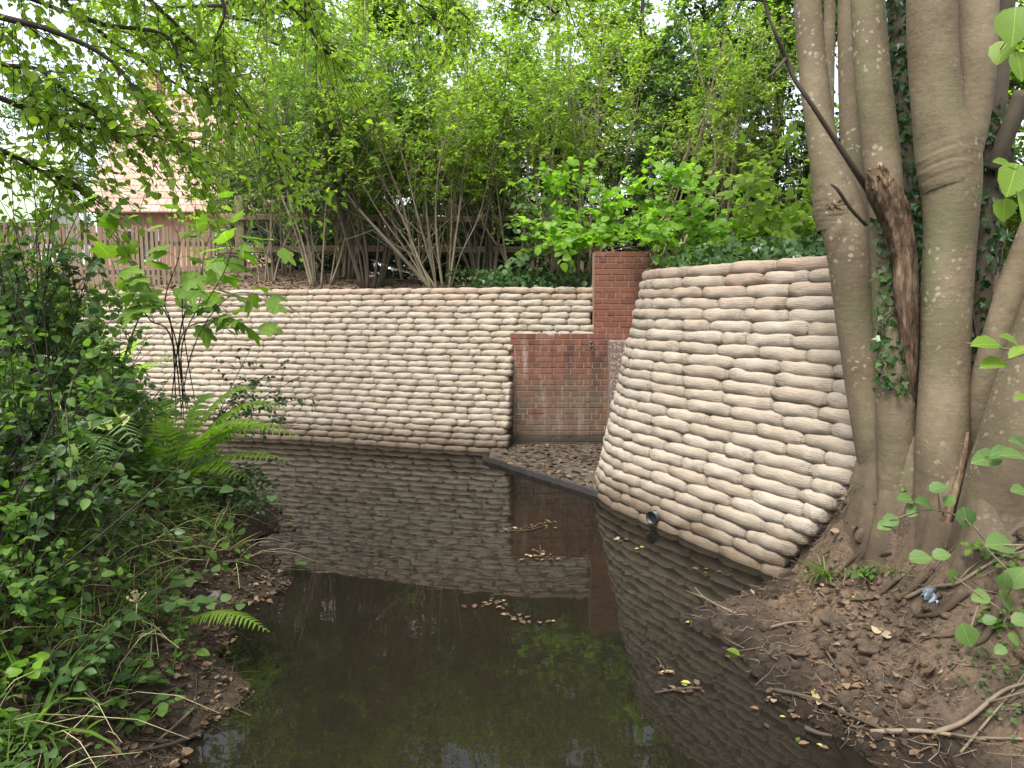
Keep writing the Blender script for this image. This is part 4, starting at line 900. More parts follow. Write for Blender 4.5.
# bark bits and a cut branch scar
a = Acc()
for k in range(14):
    c = at(836 + random.uniform(-9, 9), 204 + random.uniform(-4, 4), 4.30); tube(a, np.array([c, c + np.array([random.uniform(-.02,.02), -.03, random.uniform(-.03,.02)])]) - BT, [.008,.004], 5)
link('branch_scar', a.mesh('branch_scar'), M['decay'], bt)
# root flare: buttressed bark surface spreading from the stem feet into the soil
SB = [(at(884, 500, 4.33), .115), (at(898, 520, 4.15), .105), (at(944, 535, 3.92), .15), (at(978, 520, 4.2), .10), (at(1000, 540, 3.7), .20)]
def zflare(x, y):
    best = np.full(np.shape(x), -9.); zs = zright(x, y)
    for k, (c_, r_) in enumerate(SB):
        dx, dy = x - c_[0], y - c_[1]; d = np.hypot(dx, dy); th = np.arctan2(dy, dx) + .5 * fbm(x * .7 + k, y * .7, 2.)
        ridge = np.clip(np.cos(2.5 * th + k * 1.7), 0, 1) ** 2 + .6 * np.clip(np.cos(4 * th + k), 0, 1) ** 3
        lam = .022 + .065 * ridge; best = np.maximum(best, .34 * np.exp(-np.maximum(d - r_ * .9, 0) / lam) - .06)
    return zs + best + .010 * fbm(x, y, 9.)
xs_, ys_ = np.arange(1.7, 3.1, .016), np.arange(3.1, 4.8, .016); X_, Y_ = np.meshgrid(xs_, ys_); Z_ = zflare(X_, Y_); kp = (Z_ > zright(X_, Y_) - .03).reshape(-1); nx_ = len(xs_)
i = np.arange(len(ys_) - 1)[:, None] * nx_ + np.arange(nx_ - 1)[None]; q = np.stack([i, i + 1, i + nx_ + 1, i + nx_], -1).reshape(-1, 4); q = q[kp[q].any(1)]; u_ = np.unique(q); mp = -np.ones(X_.size, int); mp[u_] = np.arange(len(u_))
a = Acc(); a.add(np.stack([X_, Y_, Z_], -1).reshape(-1, 3)[u_] - BT, [mp[q]]); link('root_flare', a.mesh('root_flare'), M['bark'], bt)
for k, pts in enumerate([[(880,545),(866,562),(850,575),(838,590)],[(925,580),(905,600),(880,612)],[(965,600),(940,618),(915,622)],[(1000,610),(985,640),(960,655)],[(900,585),(875,600),(850,603),(835,612)],[(940,600),(915,615),(900,640)],[(890,560),(872,575),(862,592)],[(985,625),(955,640),(925,640),(905,655)],[(870,560),(850,570),(832,585)]]):
    W = np.array([hit(x, y, lambda x, y: float(zright(np.array(x), np.array(y))), 1.6, 6.) for x, y in pts]); W[:, 2] += np.array([.02, .012, .006, -.02])[:len(W)]; a = Acc(); Q = catmull(W, 5); tube(a, Q - BT, np.linspace(.028 if k < 4 else .014, .006, len(Q)), 8, .12, seed=k); link('root', a.mesh('root'), M['bark'], bt)
# diagonal thin branch and small twigs
stem([(872,196,4.1,7),(855,170,4.0,6),(835,140,3.95,5),(812,105,3.9,4.5),(795,80,3.9,4.5),(786,58,3.9,5),(776,35,3.85,3.5),(766,8,3.85,3),(758,-30,3.8,3)], .05, 'twig_dark', 'branch', 8, 40, 4)
stem([(866,225,4.05,4),(850,208,4.0,4),(838,190,3.95,3.5),(831,184,3.95,2.5)], 0, 'twig_dark', 'twig', 6, 41, 3)
stem([(786,58,3.9,4),(780,66,3.85,3),(770,76,3.8,2)], 0, 'twig_dark', 'twig', 6, 42, 3)
# ivy climbing the stems
g = np.random.default_rng(77)
def ivy_on(pts, n, seed, leaf=.045, side=None, back=False):
    gg = np.random.default_rng(seed); P = np.array([at(x, y, Y) for x, y, Y, w in pts]); r = np.array([pxw(w, Y) / 2 for x, y, Y, w in pts]); Q = catmull(np.column_stack([P, r]), 6)
    t = gg.uniform(0, 1, n); c = np.stack([np.interp(t, np.linspace(0, 1, len(Q)), Q[:, i]) for i in range(4)], -1)
    th = gg.uniform(*(side or (math.pi, 2 * math.pi)), n); o = np.stack([np.cos(th), np.sin(th), np.zeros(n)], 1)
    return c[:, :3] + o * (c[:, 3:4] + gg.uniform(.004, .04, (n, 1))), norm(np.array([0, 0, -.8]) + gg.normal(size=(n, 3)) * .5), norm(o + gg.normal(size=(n, 3)) * .45), leaf * gg.uniform(.6, 1.25, n)
def ivy(label, sets):
    P, T, N, S = (np.concatenate(z) for z in zip(*sets)); b = P[np.argmin(P[:, 2])]; root = thing('ivy_vine', label, 'ivy', b)
    a = Acc(); scatter(a, IVY, P - b, T, N, S); tag(link('foliage', a.mesh('foliage'), M['leaf_ivy'], root), kind='stuff')
    o = np.argsort(P[:, 2])[::max(1, len(P) // 14)]; a = Acc(); tube(a, P[o] - b, .006, 5); link('vine', a.mesh('vine'), M['trunk_dark'], root)
ivy('dark ivy covering the trunk between the second and third big stems', [ivy_on([(905,470,4.7,34),(908,300,4.7,32),(908,200,4.75,32),(906,90,4.8,32),(904,-30,4.9,30)], 1500, 1)])
ivy('ivy creeping up the second stem beside the decayed broken wood', [ivy_on([(890,390,4.15,37),(890,300,4.18,36),(886,215,4.2,33)], 260, 2, .04, (3.6, 5.2))])
ivy('ivy on the dark stem behind the thickest forked stem', [ivy_on([(978,420,4.42,28),(981,300,4.45,25),(986,200,4.5,24),(992,100,4.5,23)], 330, 3, .05)])
# high crown of the big tree, above the frame
lf = Acc(); tw_a = Acc(); la = Acc(); g = np.random.default_rng(51)
for k in range(22):
    az = g.uniform(0, 6.28); p0 = np.array([2.3 + g.normal() * .6, 4.4 + g.normal() * .5, g.uniform(4.6, 7.5)]); d = np.array([math.cos(az), math.sin(az), g.uniform(.05, .5)])
    B = bez(p0, d, g.uniform(1.5, 3.4), 5, .15, .0, g); tube(la, B - BT, np.linspace(.05, .01, len(B)), 5)
    n = 20; q = sample_on(B, g.uniform(.25, 1, n)); dd = norm(d) * .6 + g.normal(size=(n, 3)) * .7
    p_, ti, no, S, PL = sprays(q, dd, g.uniform(.4, .9, n), 9, .12, .2, .6, .3, int(g.integers(1e9))); scatter(lf, OVATE, p_ - BT, ti, no, S); tubes3(tw_a, PL - BT, .006, .002)
link('limbs', la.mesh('limbs'), M['bark'], bt); tag(link('twigs', tw_a.mesh('twigs'), M['twig_dark'], bt), kind='stuff'); tag(link('crown', lf.mesh('crown'), M['leaf_mid'], bt), kind='stuff')
# ------------------------------------------------------------------ overhanging tree at upper left (trunk outside the frame)
OT = np.array([-5.2, 4.6, 1.5]); ot = thing('overhanging_tree', 'tree whose drooping leafy branches hang in from the upper left', 'tree', OT)
a = Acc(); tube(a, catmull([(0,0,-.5),(.1,.1,1.5),(.0,.2,3.2),(.2,.3,5.5)], 6), np.linspace(.2,.09,19), 12, .05); link('trunk', a.mesh('trunk'), M['bark'], ot)
g = np.random.default_rng(61); lfP = []; tw_a = Acc()
BR_ = [[(-120,-60,5.2),(20,-30,5.6),(90,20,5.8),(165,35,6.0),(185,75,6.0),(215,85,6.1)],
       [(-120,-100,5.0),(60,-90,5.2),(160,-40,5.4),(222,0,5.5),(215,45,5.6),(220,80,5.7)],
       [(-100,60,5.0),(0,98,5.2),(60,122,5.4),(120,132,5.6),(200,140,5.8)],
       [(-120,10,5.0),(-20,60,5.0),(40,70,5.2),(75,100,5.3),(110,115,5.4)],
       [(-60,-120,5.4),(150,-80,6.2),(240,-30,6.6),(300,15,6.8),(330,60,7.0)],
       [(-60,-160,5.6),(200,-120,6.6),(330,-60,7.0),(400,-10,7.2),(450,30,7.4)],
       [(-120,-40,4.6),(-20,10,4.6),(50,30,4.8),(110,60,5.0),(150,110,5.0),(190,160,5.1)],
       [(-100,120,4.8),(0,150,5.0),(40,170,5.2),(70,178,5.3)],
       [(-60,-120,5.2),(80,-60,5.6),(150,0,6.0),(200,50,6.3),(250,110,6.5),(280,170,6.6)],
       [(-60,-140,5.0),(120,-100,5.4),(260,-80,5.8),(300,-20,6.0),(310,30,6.2),(345,60,6.2)],
       [(-100,-40,5.8),(60,10,6.4),(140,60,6.8),(230,120,7.0),(300,160,7.2)],
       [(200,-120,6.4),(420,-90,7.0),(520,-50,7.2),(560,-10,7.4),(575,25,7.5)],
       [(200,-140,6.4),(400,-110,6.6),(430,-40,6.7),(455,5,6.8),(470,20,6.9)]]
tr_top = np.array([OT + np.array([.1, .2, 2.6])])
for k, b in enumerate(BR_):
    P = np.array([at(*q) for q in b]); P = np.vstack([OT + np.array([.05, .2, 2.2 + .18 * (k % 7)]), P]); Q = catmull(P, 6)
    a = Acc(); tube(a, Q - OT, np.linspace(.03, .004, len(Q)), 6, .06, seed=k); link('branch', a.mesh('branch'), M['twig_dark'], ot)
    n = 64 if k not in (1, 11, 12) else 22; t = g.uniform(.25, 1, n); q = sample_on(Q, t); dd = norm(Q[-1] - Q[len(Q) // 2]) * .7 + g.normal(size=(n, 3)) * .55 + np.array([0, 0, -.15])
    sz = .068; r_ = sprays(q, dd, g.uniform(.3, .75, n), 8, sz, .35, .6, .3, int(g.integers(1e9))); lfP.append(r_[:4]); tubes3(tw_a, r_[4] - OT, .004, .0015)
P, T, N, S = (np.concatenate(z) for z in zip(*lfP)); pr_ = np.array([proj(p) for p in P])
inf = (pr_[:, 0] > 0) & (pr_[:, 0] < 1024) & (pr_[:, 1] > 0) & (pr_[:, 1] < 768); sc_ = np.where(inf, S / pr_[:, 2], 0); o = np.argsort(-sc_)
me = tpl_mesh('leaf', OVATE, M['leaf_bright']); leaf_parts(ot, me, P[o[:300]], T[o[:300]], N[o[:300]], S[o[:300]])
a = Acc(); r = o[300:]; scatter(a, OVATE, P[r] - OT, T[r], N[r], S[r]); tag(link('foliage', a.mesh('foliage'), M['leaf_bright'], ot), kind='stuff')
tag(link('twigs', tw_a.mesh('twigs'), M['twig_dark'], ot), kind='stuff')
# high crown of that tree over the stream and behind the camera side
lf = Acc(); la = Acc()
for k in range(26):
    az = g.uniform(-1.2, 1.9); p0 = OT + np.array([0, .2, g.uniform(2.5, 5.5)]); d = np.array([math.cos(az), math.sin(az), g.uniform(.25, .8)])
    B = bez(p0, d, g.uniform(2., 4.2), 5, .12, .0, g); tube(la, B - OT, np.linspace(.05, .01, len(B)), 5)
    n = 18; q = sample_on(B, g.uniform(.3, 1, n)); p_, ti, no, S2, PL = sprays(q, norm(d) * .6 + g.normal(size=(n, 3)) * .7, g.uniform(.4, .9, n), 9, .11, .2, .6, .3, int(g.integers(1e9))); scatter(lf, OVATE, p_ - OT, ti, no, S2)
link('limbs', la.mesh('limbs'), M['twig_dark'], ot); tag(link('crown', lf.mesh('crown'), M['leaf_mid'], ot), kind='stuff')

# ------------------------------------------------------------------ left bank plants
def zl(x, y): return float(zleft(np.array(x), np.array(y)))
def onl(px, py, y0=1.5): return hit(px, py, zl, y0, 9.)
def sapling(label, base, stems, leafm, leaf, tpl, seed, name='sycamore_sapling', nl=5, petiole=.06, twm='twig_dark', droop=.5):
    """stems: polylines of world points; leaves hang in pairs along their outer half, each leaf a part"""
    g = np.random.default_rng(seed); root = thing(name, label, 'sapling', base); b = np.array(base); me = tpl_mesh('leaf', tpl, M[leafm])
    pa = Acc()
    for pts, r0 in stems:
        pts = np.array(pts); pts[0] = pts[0] + g.normal(size=3) * [.1, .08, .0]; pts[1] = pts[1] + g.normal(size=3) * .06; r0 *= .75; Q = catmull(pts, 6); a = Acc(); tube(a, Q - b, np.linspace(r0, r0 * .25, len(Q)), 6); link('stem', a.mesh('stem'), M[twm], root)
        d = norm(Q[-1] - Q[len(Q) // 2])
        for i in range(nl):
            t = .4 + .6 * (i + .5) / nl if i < nl - 1 else 1.; p = sample_on(Q, np.array([t]))[0]
            for s in ((-1, 1) if i < nl - 1 else (0,)):
                side = norm(np.cross(d, [0, 0, 1.])) * s; dr = norm(side * 1. + d * (.5 if s else 1) + g.normal(size=3) * .35 + np.array([0, 0, .1])); e = p + dr * petiole * g.uniform(.7, 1.6)
                tube(pa, np.array([p, (p + e) / 2 + [0, 0, .008], e]) - b, .0018, 4)
                tip = norm(dr * .8 + np.array([0, 0, -droop]) + g.normal(size=3) * .25); nr = np.array([0, -.35, 1.]) + g.normal(size=3) * .35
                leaf_parts(root, me, [e], [tip], [nr], [leaf * g.uniform(.6, 1.15)])
    tag(link('leaf_stalks', pa.mesh('leaf_stalks'), M['stem_green'], root), kind='stuff'); return root
b0 = onl(182, 420, 4.0)
print('sapling base', b0)
Yb = 4.9
sy = [([b0] + [at(*q) for q in ((176,350,4.9),(150,290,4.8),(120,240,4.7),(108,205,4.7))], .007),
      ([b0] + [at(*q) for q in ((190,360,4.9),(200,300,4.85),(205,250,4.8),(225,205,4.75))], .007),
      ([b0] + [at(*q) for q in ((185,345,4.9),(225,300,4.7),(260,295,4.6),(310,325,4.5))], .006),
      ([b0] + [at(*q) for q in ((188,330,4.9),(195,280,4.7),(240,245,4.6),(268,255,4.5))], .006),
      ([b0] + [at(*q) for q in ((180,340,4.9),(165,300,4.7),(180,250,4.6),(170,215,4.6))], .008),
      ([b0] + [at(*q) for q in ((185,350,4.9),(210,320,4.75),(230,318,4.7),(250,330,4.6))], .007),
      ([b0] + [at(*q) for q in ((188,350,4.8),(200,310,4.6),(225,270,4.5),(235,235,4.5))], .008),
      ([b0] + [at(*q) for q in ((178,350,4.8),(150,320,4.6),(130,290,4.5),(115,270,4.5))], .008)]
sapling('sycamore sapling with broad bright leaves on the left bank', b0, sy, 'vein_lime', .15, MAPLE, 71, nl=7)
# drooping dark twiggy branch in front of the far wall
def twiggy(label, base, ends, seed, leafm='leaf_dark', leaf=.035, nm='twiggy_bush'):
    g = np.random.default_rng(seed); root = thing(nm, label, 'bush', base); b = np.array(base); lf = Acc(); tw_a = Acc()
    for e in ends:
        e = np.array(e); m = (b + e) / 2 + np.array([0, 0, .12]) + g.normal(size=3) * .04; Q = catmull([b, m, e], 7); a = Acc(); tube(a, Q - b, np.linspace(.007, .002, len(Q)), 5); link('stem', a.mesh('stem'), M['twig_dark'], root)
        n = 14; q = sample_on(Q, g.uniform(.3, 1, n)); p_, ti, no, S, PL = sprays(q, norm(e - m) + g.normal(size=(n, 3)) * .7, g.uniform(.08, .28, n), 6, leaf, .3, .3, .5, int(g.integers(1e9))); scatter(lf, OVATE, p_ - b, ti, no, S); tubes3(tw_a, PL - b, .002, .001)
    tag(link('foliage', lf.mesh('foliage'), M[leafm], root), kind='stuff'); tag(link('twigs', tw_a.mesh('twigs'), M['twig_dark'], root), kind='stuff')
twiggy('straggly bush with tiny dark leaves hanging before the far sandbags', onl(205, 450, 4.5), [at(*q) for q in ((290,360,5.3),(318,395,5.3),(300,425,5.2),(265,375,5.4),(250,350,5.3),(310,370,5.3),(275,400,5.2),(240,390,5.2))], 72)
twiggy('straggly dark leaved bush overhanging the water below the big fern', onl(215, 520, 4.3), [at(*q) for q in ((268,480,5.2),(262,500,5.1),(250,470,5.2),(240,510,5.0),(270,460,5.3))], 73)

def fern(label, base, fronds, leafm='fern', seed=1, npin=22, width=.3):
    """fronds: (tip point, lift, width)"""
    g = np.random.default_rng(seed); root = thing('fern', label, 'fern', base); b = np.array(base)
    for tipp, lift, w in fronds:
        e = np.array(tipp); m = (b * .55 + e * .45) + np.array([0, 0, lift]); Q = catmull([b, (b + m) / 2 + np.array([0, 0, lift * .3]), m, (m + e) / 2 + np.array([0, 0, lift * .25]), e], 8); L = np.linalg.norm(e - b)
        a = Acc(); tube(a, Q - b, np.linspace(.005, .0012, len(Q)), 5)
        T = norm(np.gradient(Q, axis=0)); ts = np.linspace(.22, .985, npin)
        for t in ts:
            p = sample_on(Q, np.array([t]))[0]; tt = norm(sample_on(T, np.array([t]))[0]); sd_ = norm(np.cross(tt, [0, 0, 1.])); up = np.cross(sd_, tt)
            k = (t - .22) / .78; ln = w * L * (math.sin(math.pi * min(.32 + k * .68, 1)) ** .9 * .9 + .03) * g.uniform(.92, 1.06)
            for s in (-1, 1):
                d = norm(sd_ * s + tt * .38 - up * .12 + g.normal(size=3) * .04); n2 = 8; pw = ln * .085 + .0012
                ax = np.linspace(0, 1, 2 * n2 + 1); wd = pw * (1 - ax ** 1.6) * np.where(np.arange(2 * n2 + 1) % 2, 1.25, .55) + .0005
                c = p + d * (ax * ln)[:, None] - np.array([0, 0, 1.]) * (ln * .18 * ax ** 2)[:, None]; f = norm(np.cross(d, up))
                V = np.concatenate([c + f * wd[:, None] + d * (pw * .35), c + up * .0, c - f * wd[:, None] + d * (pw * .35)]); n3 = 2 * n2 + 1
                i = np.arange(n3 - 1); a.add(V - b, [np.concatenate([np.stack([i, i + 1, n3 + i + 1, n3 + i], 1), np.stack([n3 + i, n3 + i + 1, 2 * n3 + i + 1, 2 * n3 + i], 1)])])
        link('frond', a.mesh('frond'), M[leafm], root)
    return root
fb_ = onl(172, 500, 4.0); Yf = fb_[1]
print('fern base', fb_)
fern('large bright green fern arching over the water on the left bank', fb_, [(at(304, 438, Yf - .1), .32, .23), (at(296, 412, Yf + .1), .36, .23), (at(268, 392, Yf + .2), .36, .23), (at(292, 462, Yf - .3), .2, .2), (at(215, 392, Yf + .3), .25, .22), (at(250, 482, Yf - .4), .2, .2), (at(160, 402, Yf + .1), .25, .22), (at(130, 440, Yf - .3), .22, .2), (at(272, 430, Yf - .45), .3, .22)], 'fern', 1)
f2 = onl(178, 632, 3.0); fern('single low fern frond reaching over the water edge', f2, [(at(270, 632, f2[1] - .15), .10, .2)], 'fern', 2, 20)
f3 = onl(70, 470, 3.2); fern('pale wilting fern beside the stalk with bleached leaves', f3, [(at(142, 452, f3[1] - .35), .28, .26), (at(110, 468, f3[1] - .5), .22, .26)], 'fern_pale', 3, 18)
f4 = onl(110, 400, 4.5); fern('dark fern half hidden under the sapling', f4, [(at(60, 330, f4[1]), .15, .25), (at(140, 340, f4[1]), .2, .25), (at(170, 365, f4[1] - .2), .2, .25), (at(90, 350, f4[1] - .3), .2, .25)], 'fern', 4)
# stalk with bleached leaves
s0 = onl(-10, 480, 2.6); st = thing('hogweed_stalk', 'pale green bending stalk with bleached yellow leaves', 'plant', s0); e = at(92, 428, s0[1] - .15)
Q = catmull([s0, at(30, 455, s0[1] - .05), e, at(128, 415, s0[1] - .15)], 6); a = Acc(); tube(a, Q - s0, np.linspace(.008, .003, len(Q)), 7); link('stalk', a.mesh('stalk'), M['stem_pale'], st)
a = Acc(); tube(a, catmull([at(60, 440, s0[1] - .1), at(63, 420, s0[1] - .1), at(60, 405, s0[1] - .1)], 4) - s0, .003, 5); link('stalk', a.mesh('stalk'), M['stem_pale'], st)
me = tpl_mesh('leaf', OVATE, M['leaf_pale']); g = np.random.default_rng(9)
for (x, y, tx, ty, s) in ((60,405,58,380,.08),(62,420,72,405,.06),(92,428,85,400,.1),(98,425,120,430,.1),(115,420,128,412,.09),(120,418,112,405,.08),(75,436,70,452,.07),(128,415,122,425,.07)):
    p = at(x, y, s0[1] - .15); q = at(tx, ty, s0[1] - .2); leaf_parts(st, me, [p], [q - p], [np.array([g.normal() * .5, -.6, .8])], [s])
# dried umbel
u0 = onl(128, 655, 2.6); um = thing('dried_umbel', 'dry pale flower head on a thin stalk above the left bank', 'plant', u0); tp = at(137, 603, u0[1]); a = Acc(); tube(a, catmull([u0, (u0 + tp) / 2 + [.01, 0, 0], tp], 5) - u0, .003, 5); link('stalk', a.mesh('stalk'), M['stem_pale'], um)
a = Acc(); g = np.random.default_rng(10)
for k in range(16):
    d = norm(np.array([g.normal(), g.normal(), 1.1])) * .05; tube(a, np.array([tp, tp + d]) - u0, [.0014, .001], 4); tube(a, np.array([tp + d, tp + d + [0, 0, .006]]) - u0, [.004, .003], 5)
link('flower_head', a.mesh('flower_head'), M['stem_pale'], um)

def leafy_plant(name, label, base, nst, h, leaf, tpl, leafm, seed, group, lean=.5, nl=5, cat='plant', arch=.25, pair=2):
    g = np.random.default_rng(seed); root = thing(name, label, cat, base, group); a = Acc(); lf = Acc()
    for i in range(nst):
        az = g.uniform(0, 6.28); d = norm(np.array([math.cos(az) * lean * g.uniform(.3, 1.2), math.sin(az) * lean * g.uniform(.3, 1.2), 1.])); L = h * g.uniform(.6, 1.2)
        t = np.linspace(0, 1, 6)[:, None]; P = d * L * t + np.array([math.cos(az), math.sin(az), -1.2]) * arch * L * t ** 2; tube(a, P, np.linspace(.004, .0015, 6), 5)
        for k in range(nl):
            tt = .3 + .7 * (k + 1) / nl; p = sample_on(P, np.array([tt]))[0]; aa = az + k * 1.57 + g.uniform(-.4, .4)
            for s in range(pair):
                o = np.array([math.cos(aa + s * math.pi), math.sin(aa + s * math.pi), .15]); scatter(lf, tpl, np.array([p + o * .015]), np.array([o + g.normal(size=3) * .2 + [0, 0, -.25]]), np.array([[0, -.2, 1.] + g.normal(size=3) * .3]), [leaf * (1.1 - .45 * tt) * g.uniform(.8, 1.2)])
    link('stalks', a.mesh('stalks'), M['stem_green'], root); link('foliage', lf.mesh('foliage'), M[leafm], root); return root
g = np.random.default_rng(19)
NET = []
for i in range(150):
    y = g.uniform(1.9, 8.6); xs = np.interp(y, LSHORE[:, 1][:60], LSHORE[:, 0][:60]); x = xs - .28 - abs(g.normal()) * .95; z = zl(x, y); qx, qy, qd = proj((x, y, z + .25))
    if (120 < qx < 320 and 370 < qy < 540 and y > 2.5) or (130 < qx < 320 and 560 < qy < 680) or (y < 3.3 and i % 2): continue
    NET.append((x, y, z))
for i, p in enumerate(NET):
    ks = float(np.interp(p[1], [2, 4.5], [.55, 1]))
    if i % 3 == 0: leafy_plant('nettle', 'upright nettle among the growth of the left bank', p, 5, g.uniform(.5, .9) * ks, .09 * ks, OVATE, 'leaf_blue', 300 + i, 'nettles on the left bank', .35, 6)
    elif i % 3 == 1: leafy_plant('bramble', 'arching bramble with toothed leaves on the left bank', p, 4, g.uniform(.5, .9) * ks, .105 * ks, ROUND, ['leaf_mid', 'leaf_dark', 'leaf_blue'][(i // 3) % 3], 300 + i, 'brambles on the left bank', .9, 4, arch=.5)
    else: leafy_plant('willowherb', 'leafy narrow leaved willowherb on the left bank', p, 5, g.uniform(.4, .8) * ks, .10 * ks, LEAFN, 'leaf_mid', 300 + i, 'willowherbs on the left bank', .3, 8)
# broad-leaved seedlings close to the water, each in its own place
for i, (px, py, lab, lm) in enumerate([(150, 545, 'broad leaved bramble shoot low on the left bank beside a grass tuft', 'leaf_blue'), (125, 700, 'dark broad leaved shoot near the lower left water edge', 'leaf_blue'), (140, 735, 'lowest broad leaved shoot by the sticks at lower left', 'leaf_mid'), (65, 600, 'trailing shoot with grey green leaves above the dry flower head', 'leaf_blue'), (215, 500, 'small bright seedling under the big fern', 'leaf_lime'), (20, 690, 'bright sycamore seedling at the lower left edge', 'leaf_lime')]):
    leafy_plant('broadleaf_shoot', lab, onl(px, py, 2.0), 4, .22, .065, ROUND, lm, 500 + i, None, .7, 3)
# grass: tufts as things, the fine sward as stuff
def tuft(label, base, n, h, w, seed, leafm='grass', group=None, spread=.06, name='grass_tuft'):
    g = np.random.default_rng(seed); lf = Acc()
    for k, bend in enumerate((.5, .9, 1.3)):
        m = n // 3; az = g.uniform(0, 6.28, m); rr = g.uniform(0, spread, m); P = np.stack([np.cos(az) * rr, np.sin(az) * rr, np.full(m, -.02)], 1); T = np.stack([np.cos(az) * .45, np.sin(az) * .45, np.ones(m)], 1) + g.normal(size=(m, 3)) * .18
        N = np.stack([-np.cos(az), -np.sin(az), np.full(m, .4)], 1); scatter(lf, blade(6, w / h, bend), P, T, N, h * g.uniform(.5, 1.15, m))
    o = link(name, lf.mesh(name), M[leafm]); o.location = base; return tag(o, label, 'grass', group)
for i, (px, py) in enumerate([(150, 440), (165, 400), (135, 480), (100, 540), (60, 560), (120, 580), (180, 470), (30, 600), (90, 500), (150, 500), (60, 520), (40, 640), (110, 620), (180, 520), (75, 450), (20, 540), (80, 660), (35, 500), (130, 380), (170, 360)]):
    tuft('arching grass tuft on the left bank', onl(px, py, 2.0), 26, .34, .0035, 600 + i, group='grass tufts on the left bank')
tuft('broad bladed grass tuft at the bottom left corner', onl(25, 745, 1.6), 24, .42, .012, 650, 'leaf_mid')
n = 2400; y = g.uniform(1.6, 9, n); x = np.interp(y, LSHORE[:60, 1], LSHORE[:60, 0]) - .25 - np.abs(g.normal(size=n)) * 1.3; P = np.stack([x, y, zleft(x, y) - .01], 1); lf = Acc()
for k, bend in enumerate((.6, 1.1)):
    s_ = slice(k, None, 2); m = len(P[s_]); scatter(lf, blade(4, .011, bend), P[s_], g.normal(size=(m, 3)) * .5 + [0, 0, 1], g.normal(size=(m, 3)) + [0, 0, .2], g.uniform(.12, .4, m))
tag(link('bank_grass', lf.mesh('bank_grass'), M['grass']), 'thin grass covering the left bank', 'grass', None, 'stuff')
n = 6000; y = g.uniform(1.6, 8.5, n); x = np.interp(y, LSHORE[:60, 1], LSHORE[:60, 0]) - .2 - np.abs(g.normal(size=n)) * 1.0; lf = Acc()
scatter(lf, DEAD, np.stack([x, y, zleft(x, y) + .01], 1), g.normal(size=(n, 3)) * [1, 1, .3], g.normal(size=(n, 3)) * .5 + [0, 0, 1], g.uniform(.015, .06, n)); tag(link('bank_litter', lf.mesh('bank_litter'), M['litter']), 'brown dead leaves under the plants of the left bank', 'leaf litter', None, 'stuff')
n = 420; y = g.uniform(1.7, 7, n); x = np.interp(y, LSHORE[:60, 1], LSHORE[:60, 0]) - .25 - np.abs(g.normal(size=n)) * .8; P0_ = np.stack([x, y, zleft(x, y) - .01], 1); PL_ = sprays(P0_, g.normal(size=(n, 3)) * [.8, .8, .3] + [0, 0, .7], g.uniform(.2, .6, n), 2, .05, .5, seed=4)[4]; lf = Acc(); tubes3(lf, PL_, .0028, .001); tag(link('dead_stems', lf.mesh('dead_stems'), M['stem_pale']), 'dry straw coloured stems lying through the left bank growth', 'dead stems', None, 'stuff')
n = 5500; y = g.uniform(1.5, 9, n); x = np.interp(y, LSHORE[:60, 1], LSHORE[:60, 0]) - .22 - np.abs(g.normal(size=n)) * 1.2; P = np.stack([x, y, zleft(x, y) + g.uniform(0, .16, n)], 1); lf = Acc()
scatter(lf, OVATE, P, g.normal(size=(n, 3)) * [1, 1, .3], g.normal(size=(n, 3)) * .4 + [0, 0, 1], g.uniform(.025, .075, n)); tag(link('ground_cover', lf.mesh('ground_cover'), M['leaf_mid']), 'low green ground cover on the left bank', 'ground cover', None, 'stuff')
# dark leaved shrubs standing at the left edge
def edge_shrub(label, base, n, lean, L, leafm, leaf, seed, tpl=OVATE, **k): shrub('bank_shrub', label, 'shrub', base, fan(n, lean, L, .014, .1, seed), leafm, leaf, tpl, ntw=11, nl=8, tw=(.2,.5), seed=seed, stem_m='twig_dark', t_lo=.15, barespray=3, **k)
edge_shrub('dark glossy shrub at the left edge below the picket fence', (-3.3, 4.9, zl(-3.3, 4.9)), 9, .5, 1.35, 'leaf_blue', .065, 701)
edge_shrub('dark leafy shrub at the left edge in front of the fence corner', (-4.6, 6.4, zl(-4.6, 6.4)), 9, .55, 1.5, 'leaf_mid', .07, 702)
edge_shrub('low bushy shrub left of the sapling', (-2.75, 5.2, zl(-2.75, 5.2)), 7, .6, .9, 'leaf_mid', .06, 703)
edge_shrub('dark shrub at the left edge of the middle bank', (-2.45, 3.6, zl(-2.45, 3.6)), 7, .5, .85, 'leaf_mid', .05, 704)
edge_shrub('leafy shrub far up the left bank before the far wall', (-4.2, 7.6, zl(-4.2, 7.6)), 8, .5, 1.2, 'leaf_mid', .08, 705)

edge_shrub('small leafy shrub low at the left edge among dry stems', (-2.05, 2.75, zl(-2.05, 2.75)), 6, .6, .5, 'leaf_mid', .045, 707)
edge_shrub('small dark shrub at the left edge above the dead leaning stick', (-2.3, 3.25, zl(-2.3, 3.25)), 6, .55, .6, 'leaf_dark', .05, 708)
